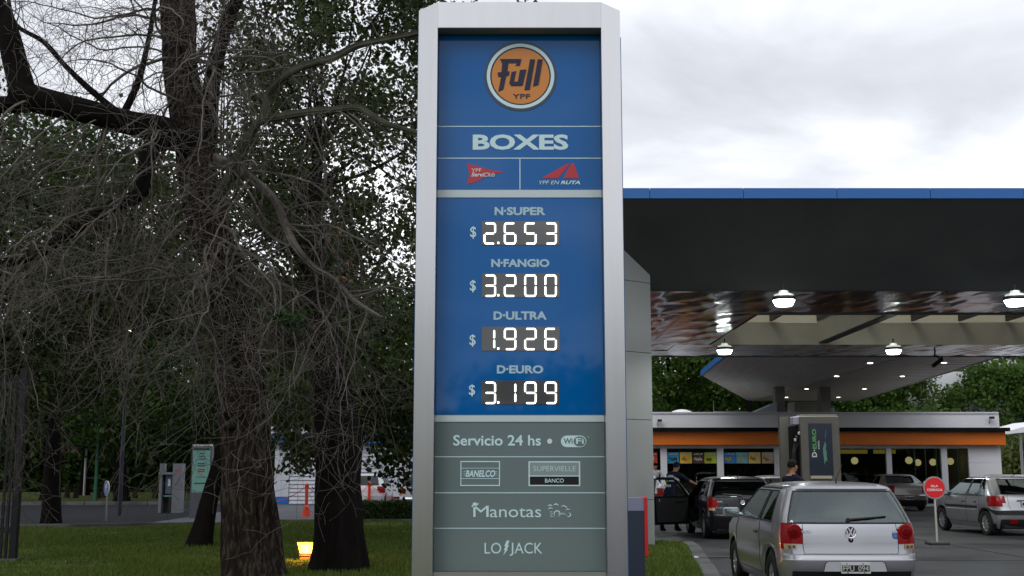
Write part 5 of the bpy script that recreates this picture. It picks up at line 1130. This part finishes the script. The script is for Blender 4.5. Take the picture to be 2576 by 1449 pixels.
# black iron fence at the left edge
Y = 20.4; fm = mat('iron_black', (.010, .010, .013), .5); fe = empty('iron_fence', (at(45, 1400, Y).x, Y, 0), 'tall black iron bar fence at the left edge of the lawn', 'fence')
X = lambda px: at(px, 1200, Y).x
MB().box(X(37), X(53), Y-.05, Y+.07, 0, 3.3).build('post', fm, fe); br = None
for px in (-38, -22, -6, 13.5, 26):
    if br is None: br = MB().box(-.022, .022, -.02, .02, .05, 3.2).build('bar', fm, None); br.parent = fe; br.location = (X(px)-fe.location.x, 0, 0)
    else: c = br.copy(); COL.objects.link(c); c.location = (X(px)-fe.location.x, 0, 0)
for z0_, z1_ in ((at(10, 1341, Y).z, at(10, 1327, Y).z), (3.0, 3.08)): MB().box(X(-45), X(37), Y-.015, Y+.03, z0_, z1_).build('rail', fm, fe)
MB().box(X(-45), X(60), Y-.14, Y+.16, 0, .07).build('footing', conc, fe)
# ------------------------------------------------------------------ far blocks of flats
def flats(x0, x1, Y, z, m, lb, floors, cols, top=None):
    r = empty('apartment_block', ((x0+x1)/2, Y, 0), lb, 'building', 'far blocks of flats'); MB().box(x0, x1, Y, Y+12, 0, z).build('wall', m, r)
    if top: MB().box(x0+1, x1-.6, Y+1, Y+9, z+.01, z+3).build('roof_house', mat('flat_grey', (.20, .20, .21), .8), r)
    wn = MB().box(-.6, .6, -.04, .0, -.75, .75).build('window', dglass if 0 else mat('far_window', (.04, .05, .06), .15), None); wn.parent = r; first = True
    for i in range(floors):
        for j in range(cols):
            o = wn if first else wn.copy()
            if not first: COL.objects.link(o)
            first = False; o.location = (x0+(j+.5)*(x1-x0)/cols-r.location.x, -.0, z-2-i*2.9)
            o.parent = r
    return r
flats(at(262, 600, 120).x, at(347, 600, 120).x, 120, at(300, 625, 120).z, mat('orange_brick', (.42, .12, .05), .8, var=(.34, .10, .05), vscale=.5), 'orange brick block with a grey top storey seen through the leaves at left', 5, 2, True)
flats(at(765, 600, 125).x, at(865, 600, 125).x, 125, at(800, 560, 125).z, mat('orange_brick', (.42, .12, .05), .8), 'orange brick tower glimpsed through the twigs left of the price sign', 8, 3)
flats(at(2535, 930, 140).x, at(2640, 930, 140).x, 140, at(2550, 893, 140).z+8, mat('pale_block', (.55, .53, .55), .8), 'pale tall block beyond the trees at the right edge', 3, 4)
# ------------------------------------------------------------------ trees
bark = mat('bark', (.024, .018, .014), .95, var=(.011, .008, .0065), vscale=6, bump=1.0, bscale=16, stretch=(3, 3, .8), dark=(.065, .053, .042), dscale=7)
bark_d = mat('bark_dark', (.009, .007, .006), .95, var=(.005, .004, .0035), vscale=4, bump=.9, bscale=12, stretch=(3, 3, .5))
twig_m = mat('twig', (.19, .17, .15), .85, var=(.045, .039, .034), vscale=1.6); limb_g = mat('mossy_limb', (.085, .088, .062), .9, var=(.03, .028, .022), vscale=4)
def smooth(pts, n=5):
    P = [Vector(p) for p in pts]; out = []
    for i in range(len(P)-1):
        a, b_, c, d = P[max(i-1, 0)], P[i], P[i+1], P[min(i+2, len(P)-1)]
        for k in range(n):
            t = k/n; out.append(.5*((2*b_)+(c-a)*t+(2*a-5*b_+4*c-d)*t*t+(3*b_-a-3*c+d)*t**3))
    return out+[P[-1]]
def limb(pts, n=5):     # (px,py,Y,radius)
    c = smooth([at(p[0], p[1], p[2]) for p in pts], n); r_ = []
    for i in range(len(pts)-1): r_ += [rlerp(pts[i][3], pts[i+1][3], k/n) for k in range(n)]
    return c, r_+[pts[-1][3]]
def rough_trunk(path, rad, k, seed, amp=.045, flare=0.0, ridges=9):
    b = MB(); b.tube(path, rad, k); n = len(path)
    for i in range(n):
        for j in range(k):
            v = Vector(b.v[i*k+j]); d = v-path[i]; t = 2*math.pi*j/k
            nz = mn.noise(Vector((math.cos(t)*2.2+seed, math.sin(t)*2.2, path[i].z*.28)))*.9+.45*mn.noise(Vector((math.cos(t)*ridges*.8, math.sin(t)*ridges*.8+seed, path[i].z*.7)))+.22*mn.noise(Vector((math.cos(t)*18, math.sin(t)*18+seed, path[i].z*2.2)))
            f = 1+amp/rad[i]*nz*1.3
            if flare: f += flare*math.exp(-max(0, path[i].z)/.35)*(.6+.5*math.sin(5*t+seed))
            b.v[i*k+j] = tuple(path[i]+d*f)
    return b
TW = []      # twigs as polylines with radii
def grow(p, d, length, r_, lvl, out, droop=.12, kink=.28, kids=1.0, rnd=random):
    n = max(4, int(length/.13)); r_ *= .88; st_ = length/n; pts = [p.copy()]; rr = [r_]; d = d.normalized()
    for i in range(n):
        d = (d+Vector((rnd.gauss(0, kink), rnd.gauss(0, kink), rnd.gauss(0, kink)-droop))*(.5 if lvl == 0 else .7)).normalized()
        p = p+d*st_; pts.append(p.copy()); rr.append(max(.0028, r_*(1-.78*(i+1)/n)))
        if lvl < 3 and i > 0 and rnd.random() < (.38, .42, .34)[lvl]*kids:
            a = Vector((rnd.gauss(0, 1), rnd.gauss(0, 1), rnd.gauss(0, 1))); s_ = (a-a.dot(d)*d).normalized()
            grow(p, (d*.55+s_*.8), length*rnd.uniform(.32, .62), rr[-1]*.68, lvl+1, out, droop, kink*1.05, kids, rnd)
    out.append((pts, rr))
def twig_obj(lst, name, m, parent):
    V, F = [], []; off = 0
    for pts, rr in lst:
        k = 3 if rr[0] < .012 else 5; P = np.array([tuple(p) for p in pts]); T = np.gradient(P, axis=0); T /= np.linalg.norm(T, axis=1)[:, None]+1e-9
        ref = np.array([.13, .31, .94]) if abs(T[0][2]) < .8 else np.array([.9, .3, .1]); A = np.cross(T, ref); A /= np.linalg.norm(A, axis=1)[:, None]+1e-9; Bv = np.cross(T, A); r_ = np.array(rr)[:, None]
        for j in range(k): t = 2*math.pi*j/k; V.append(P+(A*math.cos(t)+Bv*math.sin(t))*r_)
        n = len(P); idx = lambda i, j: off+j*n+i; ii = np.arange(n-1)
        for j in range(k): j2 = (j+1) % k; F.append(np.c_[off+j*n+ii, off+j2*n+ii, off+j2*n+ii+1, off+j*n+ii+1])
        off += n*k
    o = mesh_np(name, np.concatenate(V), np.concatenate(F), m, parent, smooth=True); o['kind'] = 'stuff'; return o
# ---- the big rough tree with bare twigs
mt = empty('bare_tree', (at(635, 1449, 17.2).x, 17.2, 0), 'big rough barked tree with tangled bare grey twigs, left of the price sign', 'tree')
tp, tr = limb([(646, 1640, 17.2, .42), (640, 1530, 17.2, .42), (634, 1449, 17.2, .40), (625, 1300, 17.2, .345), (622, 1180, 17.2, .34), (616, 1050, 17.3, .35), (606, 930, 17.3, .32), (586, 800, 17.3, .29), (562, 690, 17.3, .27), (535, 590, 17.3, .27), (508, 490, 17.4, .28), (488, 390, 17.5, .26), (468, 270, 17.6, .22), (455, 150, 17.7, .20), (448, 30, 17.8, .185), (440, -120, 17.9, .17)], 7)
rough_trunk(tp, tr, 72, 1.3, .10, .16).build('trunk', bark, mt, smooth=True, ang=80)
limbs = {}
def add_limb(nm, pts, m=bark_d, par=mt, k=20, amp=.035):
    c, r_ = limb(pts); rough_trunk(c, r_, k, len(nm)*1.7, amp).build('limb', m, par, smooth=True, ang=80); limbs[nm] = (c, r_); return c
add_limb('left', [(500, 370, 17.4, .24), (420, 330, 17.2, .21), (330, 310, 17.0, .18), (240, 285, 16.8, .17), (150, 265, 16.7, .19), (75, 245, 16.6, .20), (45, 225, 16.6, .19)])
add_limb('leftup', [(60, 240, 16.6, .19), (42, 170, 16.6, .17), (22, 90, 16.5, .155), (0, 30, 16.5, .15), (-40, -60, 16.4, .14)])
add_limb('leftout', [(70, 255, 16.6, .16), (20, 262, 16.6, .12), (-80, 262, 16.6, .11)])
add_limb('lowleft', [(450, 345, 17.3, .14), (385, 370, 17.1, .12), (368, 430, 17.0, .11), (350, 490, 16.9, .10), (270, 525, 16.8, .09), (190, 575, 16.7, .075), (90, 640, 16.5, .055), (-20, 670, 16.4, .04)])
add_limb('fork', [(505, 480, 17.4, .20), (520, 330, 17.6, .16), (535, 200, 17.8, .13), (560, 95, 17.9, .11), (590, 15, 18, .10), (640, -80, 18, .08)])
add_limb('rightA', [(535, 520, 17.3, .10), (575, 460, 17.1, .09), (605, 395, 16.9, .08), (625, 350, 16.8, .07), (655, 306, 16.7, .06), (700, 296, 16.6, .058), (777, 283, 16.5, .055), (840, 278, 16.4, .052), (900, 273, 16.4, .048), (940, 295, 16.3, .04), (985, 318, 16.2, .035), (1060, 338, 16.2, .03)], limb_g)
add_limb('rightB', [(662, 300, 16.7, .06), (672, 250, 16.7, .055), (690, 215, 16.6, .05), (735, 178, 16.5, .05), (790, 158, 16.4, .052), (840, 145, 16.4, .05), (900, 115, 16.3, .045), (980, 98, 16.2, .04), (1070, 78, 16.2, .035)], limb_g)
add_limb('diag', [(545, 400, 17.2, .09), (620, 440, 16.9, .07), (685, 494, 16.6, .06), (712, 554, 16.5, .055), (738, 611, 16.4, .05), (788, 671, 16.3, .045), (834, 699, 16.2, .035), (894, 759, 16.1, .028), (960, 800, 16, .02)], twig_m)
add_limb('upright', [(300, 305, 17, .07), (345, 210, 17.1, .055), (370, 120, 17.2, .05), (385, 40, 17.3, .04), (400, -60, 17.3, .03)], bark_d, k=8)
add_limb('thin', [(330, 305, 17, .045), (250, 245, 17, .04), (170, 170, 17, .035), (110, 105, 17, .03), (40, 60, 17, .028), (22, -10, 17, .02)], bark_d, k=8)
add_limb('stub', [(600, 1050, 17.1, .10), (582, 1045, 16.9, .09)], bark)
q_ = at(577, 1047, 16.82); b = MB()
for i in range(20): pass
b.lathe([(.06, .03), (.075, -.01), (.10, -.03), (.13, -.01), (.16, .07)], q_, axis='y', k=24, capped=False); b.v = [(v[0], v[1], q_.z+(v[2]-q_.z)*1.3) for v in b.v]; b.build('knot', mat('knot_bark', (.04, .03, .025), .95, bump=1, bscale=20, var=(.015, .012, .01), vscale=12), mt, smooth=True)
MB().lathe([(0, .0), (.06, .0)], (q_.x, q_.y-.0, q_.z), axis='y', k=14, capped=False).build('knot_hollow', bark_d, mt)
rnd = random.Random(12); TW = []
def spray(nm, n, L0, L1, r_, dirs, t0=.1, t1=1.0, droop=.12, kids=1.0):
    c, rr = limbs[nm] if isinstance(nm, str) else nm
    for i in range(n):
        k = min(len(c)-1, int(len(c)*rnd.uniform(t0, t1))); d = Vector((rnd.uniform(*dirs[0]), rnd.uniform(*dirs[1]), rnd.uniform(*dirs[2])))
        grow(c[k].copy(), d, rnd.uniform(L0, L1), min(r_*rnd.uniform(.7, 1.2), rr[k]*.7), 0, TW, droop, .30, kids, rnd)
limbs['trunk'] = (tp, tr)
hi = (tp[35:], tr[35:])
trk = lambda a, c: ([p for p in tp if a <= p.z <= c], [r_ for p, r_ in zip(tp, tr) if a <= p.z <= c])
spray('left', 11, 1.6, 3.2, 0.0221, ((-.8, .5), (-.8, .1), (-1, .2)), droop=.09)
spray('leftup', 4, 1.0, 2.2, 0.0136, ((.1, 1), (-.5, .5), (-.5, .6)))
spray('thin', 6, .8, 1.6, 0.0102, ((-.3, .9), (-.4, .4), (-.4, .9)), droop=.02)
spray('upright', 12, 1.0, 2.0, 0.0136, ((-1, .7), (-.4, .4), (-.4, .8)), droop=.04)
spray('fork', 6, 1.2, 2.4, 0.0153, ((-.8, .9), (-.5, .3), (-.6, .5)))
spray('lowleft', 16, 1.8, 3.2, 0.0221, ((-.9, .5), (-.7, .2), (-1, .1)), t0=.3)
spray('rightA', 12, 1.2, 2.6, 0.0153, ((-.1, 1), (-.6, .3), (-1, .4)), t0=.15, t1=.9)
spray('rightB', 8, .8, 1.8, 0.0119, ((-.3, .9), (-.4, .3), (-1, .5)), t0=.1)
spray('diag', 19, 1.4, 3.0, 0.0187, ((-.2, 1), (-.6, .3), (-1, .2)), t0=.1)
spray(trk(6.3, 9), 10, 2.2, 3.6, 0.0289, ((-1, -.2), (-.9, -.1), (-.5, .5)), droop=.10)
spray(trk(3.8, 6.8), 12, 2.2, 3.8, 0.0289, ((-1, -.3), (-.9, -.1), (-.4, .5)), droop=.10)
spray(trk(3.8, 8.0), 19, 2.2, 4.0, 0.0289, ((.3, 1), (-.8, -.1), (-.4, .5)), droop=.10)
spray(trk(2.6, 4.2), 6, 1.4, 2.4, 0.0170, ((.2, 1), (-.8, -.1), (-.3, .4)), droop=.13)
spray(trk(2.8, 4.2), 4, 1.4, 2.4, 0.0170, ((-1, -.3), (-.8, -.1), (-.1, .5)), droop=.13)
spray('thin', 12, .7, 1.7, .008, ((-.3, .9), (-.4, .4), (-.5, .9)), droop=.03); spray('upright', 16, .8, 1.8, .009, ((-1, .5), (-.4, .4), (-.5, .8)), droop=.05); spray('left', 10, .7, 1.6, .008, ((-.6, .6), (-.4, .3), (.1, 1)), droop=.0)
spray('fork', 10, .9, 1.8, .009, ((-.9, .9), (-.5, .3), (-.6, .5))); spray(trk(8.5, 12), 14, 1.0, 2.4, .010, ((-1, .9), (-.8, .1), (-.5, .5)), droop=.06)
twig_obj(TW, 'twigs', twig_m, mt)
sp = [tuple(at(rnd.uniform(690, 765), rnd.uniform(780, 830), rnd.uniform(15.6, 16.2))) for _ in range(9)]
C = np.repeat(np.array(sp), 26, 0); C = C+rng.normal(size=C.shape)*.06
leaf_mesh('leafy_sprig', C, .07, mat('leaf_sprig', (.012, .035, .006), .5, island=(.03, .08, .012), tl=.3), mt)
nseg = sum(len(p[0]) for p in TW)
# ---- leafy trees behind it
lf = mat('leaf_dark', (.010, .018, .004), .5, spec=.2, island=(.058, .085, .018), tl=.34)
lf2 = mat('leaf_mid', (.012, .028, .005), .5, spec=.15, island=(.055, .105, .018), tl=.36)
lf3 = mat('leaf_far', (.018, .040, .008), .6, island=(.070, .13, .024), tl=.35, var=(.04, .075, .014), vscale=.35)
lf4 = mat('leaf_wood', (.022, .055, .008), .6, island=(.13, .24, .035), tl=.4, var=(.075, .145, .025), vscale=.3)
def openness(x, z):     # where the crowns leave the sky free, metres at about 26 m
    s = 26/26
    g_ = 0
    for cx, cz, rx, rz, w in ((-9.9, 12.2, 2.6, 2.4, 1.6), (-8.6, 10.6, 1.9, 1.6, .9), (-8.2, 7.0, .55, .5, 1.0), (-3.6, 10.9, .7, .5, .8), (-2.6, 8.3, .7, .9, .55), (-2.6, 6.0, .35, .9, 1.0), (-5.2, 9.4, .7, .5, .45), (-9.3, 8.9, 1.0, .7, .6), (-8.0, 9.1, .8, .9, .5), (-6.3, 8.2, .7, .5, .4), (-7.3, 9.2, .5, 1.2, .4)):
        g_ += w*math.exp(-((x-cx)/rx)**2-((z-cz)/rz)**2)
    return g_
def leafy_tree(nm, label, trunk_pts, clumps, size, lm, per, spread, tk=16, bm__=bark_d, group=None, amp=.03, flare=.2):
    c, r_ = limb(trunk_pts); r = empty(nm, (c[0].x, c[0].y, 0), label, 'tree', group); rough_trunk(c, r_, tk, len(label), amp, flare).build('trunk', bm__, r, smooth=True, ang=80)
    br_ = []; top = [(p, q) for p, q in zip(c, r_) if p.z > 3.2] or [(c[-1], r_[-1])]
    for cl in clumps[::max(1, len(clumps)//34)]:
        cv_ = Vector(cl); b0, q = min(top, key=lambda t: (t[0]-cv_).length+max(0, t[0].z-cv_.z+.6)*1.5); mid = (b0+cv_)/2+Vector((rnd.gauss(0, .3), rnd.gauss(0, .3), .35)); m1 = b0.lerp(mid, .5)+Vector((rnd.gauss(0, .22), rnd.gauss(0, .2), rnd.gauss(0, .2))); m2 = mid.lerp(cv_, .5)+Vector((rnd.gauss(0, .25), rnd.gauss(0, .2), rnd.gauss(0, .2)))
        br_.append((smooth([b0, m1, mid, m2, cv_], 3), list(np.linspace(min(.06, q*.45), .006, 13))))
    if br_: o = twig_obj(br_, 'branches', bm__, r)
    C = np.repeat(np.array(clumps), per, 0); C = C+rng.normal(size=C.shape)*np.array([spread, spread, spread*.62])*(.6+.7*rng.random((len(C), 1)))
    leaf_mesh('crown', C, size, lm, r); return r
def clumps_in(n, x0, x1, y0, y1, z0, z1, thr=.0, op=True, ns=.75, sx=0, zf=None):
    out = []; tries = 0
    while len(out) < n and tries < n*40:
        tries += 1; x, y, z = rnd.uniform(x0, x1), rnd.uniform(y0, y1), rnd.uniform(z0, z1)
        if zf and not zf(x, y, z): continue
        if op:
            s = 26/y; X_ = x*s; Z_ = 1.55+(z-1.55)*s
            if rnd.random() < openness(X_, Z_)*1.35: continue
        if mn.noise(Vector((x*ns+sx, y*.4, z*ns))) < thr: continue
        out.append((x, y, z))
    return out
A = leafy_tree
def topthin(x, y, z): return rnd.random() < (1.0 if z < 7.6 else .80)
A('leafy_tree', 'dark thick trunked leafy tree just right of the floodlight', [(856, 1520, 18.6, .44), (852, 1430, 18.6, .42), (850, 1330, 18.6, .37), (848, 1220, 18.7, .35), (850, 1100, 18.8, .36), (835, 980, 19, .30), (815, 850, 19.3, .24), (800, 700, 19.6, .18), (790, 540, 20, .12), (800, 380, 20.4, .06)],
  clumps_in(560, -6.4, -1.25, 19.5, 25, 3.6, 13.6, .0, zf=topthin), .088, lf, 74, .29, tk=40, amp=.08)
A('leafy_tree', 'leaning dark trunk leafy tree left of the big rough tree', [(498, 1400, 24.4, .28), (502, 1370, 24.4, .25), (516, 1310, 24.5, .20), (530, 1244, 24.6, .17), (546, 1190, 24.6, .165), (565, 1120, 24.7, .16), (585, 1000, 24.8, .15), (600, 850, 25, .13), (590, 680, 25.2, .10), (560, 500, 25.4, .05)],
  clumps_in(500, -9.4, -4.4, 23, 28.5, 4.4, 14.5, -.02, zf=topthin), .095, lf, 78, .32)
A('leafy_tree', 'leafy tree beside the park road with a pale spotted trunk at far left', [(128, 1330, 35.6, .30), (130, 1290, 35.6, .27), (132, 1200, 35.6, .24), (136, 1100, 35.6, .20), (140, 1000, 35.7, .16), (150, 800, 35.8, .10)],
  clumps_in(430, -16.6, -10.6, 31, 37, 4.8, 11.5, -.12, op=False), .14, lf2, 60, .5)
A('leafy_tree', 'dark leafy tree whose crown hangs in from the left edge', [(-120, 1400, 24, .32), (-110, 1250, 24, .28), (-90, 1000, 24, .24), (-60, 700, 24, .18), (-40, 400, 24, .1)],
  clumps_in(420, -13.0, -8.6, 22, 28, 2.9, 10.2, -.10), .095, lf, 72, .36)
# hanging leafy spray in front of the white building and by the sign
A('leafy_tree', 'leafy tree with low hanging sprays before the white building', [(1180, 1420, 27, .2), (1185, 1250, 27, .18), (1190, 1000, 27, .14), (1170, 700, 27, .08)],
  [tuple(at(x_, y_, Y_)) for x_, y_, Y_ in [(rnd.uniform(925, 1045), rnd.uniform(1000, 1175), rnd.uniform(25, 27.5)) for _ in range(34)]]+[tuple(at(rnd.uniform(735, 800), rnd.uniform(1120, 1190), rnd.uniform(25, 27))) for _ in range(12)]+[tuple(at(rnd.uniform(990, 1040), rnd.uniform(1180, 1225), 26)) for _ in range(5)]+[tuple(at(rnd.uniform(685, 1040), rnd.uniform(1015, 1110), rnd.uniform(26, 29))) for _ in range(60)]+
  clumps_in(260, -4.6, .5, 25, 30, 3.4, 12.5, -.06), .12, lf, 46, .26)
# ---- park trees across the road
wood = [(-30, 60), (-24.5, 63), (-19.5, 59.5), (-14.6, 66), (-10.8, 61), (-7.5, 68), (-27, 75), (-21, 80), (-16, 76), (-10.5, 82), (-5, 78), (-34, 72), (-1.5, 84), (2.5, 80)]
names_ = ['at the far left of the park behind the iron fence', 'behind the pale pole in the park', 'behind the round blue sign in the park', 'behind the phone booth in the park', 'behind the information totem in the park', 'behind the big rough tree in the park', 'deep in the park behind the billboard', 'deep in the park above the green pole', 'deep in the park left of the lamp post', 'deep in the park behind the leaning trunk', 'behind the white building, left end', 'deepest at the left edge of the park', 'behind the white building near the price sign', 'behind the price sign beyond the white building']
for i, (x, y) in enumerate(wood):
    h = rnd.uniform(12, 15.0); k = FPX/y; tz = h*.6; rt = rnd.uniform(.30, .45)
    r = empty('park_tree', (x, y, 0), 'dense green tree '+names_[i], 'tree', 'trees across the park')
    ln = rnd.uniform(-.6, .6); c = smooth([(x, y, -.1), (x+ln*.2, y, 1.2), (x+ln*.6, y, 3.2), (x+ln, y, tz)], 5); rr = list(np.linspace(rt, rt*.4, len(c)))
    rough_trunk(c, rr, 14, i, .05, .35).build('trunk', bark_d, r, smooth=True, ang=80)
    cl = []
    while len(cl) < 150:
        v = Vector((rnd.gauss(0, 1), rnd.gauss(0, 1), rnd.gauss(0, 1))).normalized()*rnd.uniform(.35, 1)**.5
        q = Vector((x+ln+v.x*4.3, y+v.y*3.6, h*.58+v.z*h*.42)); 
        if q.z < 2.6 or mn.noise(q*.45) < -.22: continue
        cl.append(q)
    C = np.repeat(np.array([tuple(q) for q in cl]), 62, 0); C = C+rng.normal(size=C.shape)*.52; C = C[C[:, 2] > 1.9]
    leaf_mesh('crown', C, .27, lf3 if y > 64 else lf2, r)
# low shrubs closing the park
sh = []
for _ in range(1500): sh.append((rnd.uniform(-52, 6), rnd.uniform(86, 92), 8*rnd.random()**1.6))
C = np.repeat(np.array(sh), 60, 0); C = C+rng.normal(size=C.shape)*np.array([.9, .6, .7]); C[:, 2] = np.abs(C[:, 2])
leaf_mesh('far_shrubbery', C, .5, lf3, None, lab='dark mass of shrubs closing the far side of the park', cat='shrubs')
# ---- trees behind the shop
for i, (x, y, h, lb) in enumerate(((7, 88, 19, 'green tree behind the shop just right of the grey pillar'), (12.5, 94, 18, 'green tree behind the shop left of the canopy columns'), (18, 90, 14.5, 'green tree behind the shop between the canopy columns'), (23, 96, 13, 'dark green tree behind the shop right of the fuel pump'), (27.5, 90, 12.0, 'green tree behind the shop under the slatted canopy edge'),
                                   (32.5, 97, 11.5, 'bushy green tree behind the right part of the shop roof'), (37, 90, 9.6, 'rounded green tree at the right corner behind the shop'), (43, 96, 10.5, 'green tree at the right edge beyond the shop'), (29, 82, 5.4, 'lower yellow green tree just behind the shop roof at right'), (36, 74, 4.4, 'light yellow green bush beyond the right end of the shop'), (33, 72, 3.6, 'low light green bush right of the shop wall'))):
    r = empty('wood_tree', (x, y, 0), lb, 'tree', 'trees behind the shop'); c = smooth([(x, y, -.1), (x+.2, y, h*.3), (x, y, h*.6)], 4)
    rough_trunk(c, list(np.linspace(.35, .15, len(c))), 10, i, .03, .2).build('trunk', bark_d, r, smooth=True, ang=80); cl = []; rx = 4.6 if h > 6 else 3.2
    while len(cl) < 130:
        v = Vector((rnd.gauss(0, 1), rnd.gauss(0, 1), rnd.gauss(0, 1))).normalized()*rnd.uniform(.6, 1)**.5
        q = Vector((x+v.x*rx, y+v.y*3.5, h*.52+v.z*h*.46))
        if mn.noise(q*.38) < -.20: continue
        cl.append(q)
    C = np.repeat(np.array([tuple(q) for q in cl]), 165, 0); C = C+rng.normal(size=C.shape)*np.array([.55, .55, .38])
    leaf_mesh('crown', C, .27, mat('leaf_yellow', (.06, .085, .02), .6, island=(.14, .17, .04), tl=.35) if i in (9, 10) else lf4, r)
# ---- the row of trees across the street behind the photographer, seen only mirrored in the sign and the cars
cl = []
for _ in range(900):
    x = rnd.uniform(-120, 120); t = 7.5+2.2*mn.noise(Vector((x*.11, 3, 0)))+1.2*mn.noise(Vector((x*.4, 9, 0)))+max(0, abs(x)-45)*.05; cl.append((x if abs(x) < 70 else math.copysign(rnd.uniform(64, 72), x), rnd.uniform(-58, -50) if abs(x) < 70 else -(120-abs(x))*1.1+5, rnd.uniform(.6, max(2, t))))
for _ in range(900):
    sgn = rnd.choice((-1, 1)); cl.append((sgn*rnd.uniform(58, 66), rnd.uniform(-52, 62), rnd.uniform(.6, 11+2*mn.noise(Vector((_*.7, 4, 0))))))  # unseen side trees added so the sign posts mirror something dark
C = np.repeat(np.array(cl), 44, 0); C = C+rng.normal(size=C.shape)*np.array([1.1, .8, .7])
leaf_mesh('street_trees', C, .6, lf3, None, lab='distant leafy tree row across the street mirrored in the sign, plus trees added at sides', cat='trees')
MB_ = MB(); MB_.box(-90, 90, -62, -60, 0, 5.5); o = MB_.build('street_wall', mat('street_wall', (.05, .055, .05), .9)); tag(o, 'dark wall across the street mirrored in the sign', 'wall', kind='structure')
print('twig segments', nseg, 'tris', sum(sum(len(p.vertices)-2 for p in o.data.polygons) if len(o.data.polygons) < 3000 else len(o.data.polygons)*2 for o in bpy.data.objects if o.type == 'MESH'))
sh = []
for _ in range(1000): sh.append((rnd.uniform(4, 62), rnd.uniform(102, 110), rnd.uniform(.3, 13.0 if _ % 2 else 9)))
C = np.repeat(np.array(sh), 60, 0); C = C+rng.normal(size=C.shape)*np.array([1.0, .6, .6])
leaf_mesh('far_wood', C, .5, lf4, None, lab='far mass of green trees closing the view behind the shop', cat='wood')
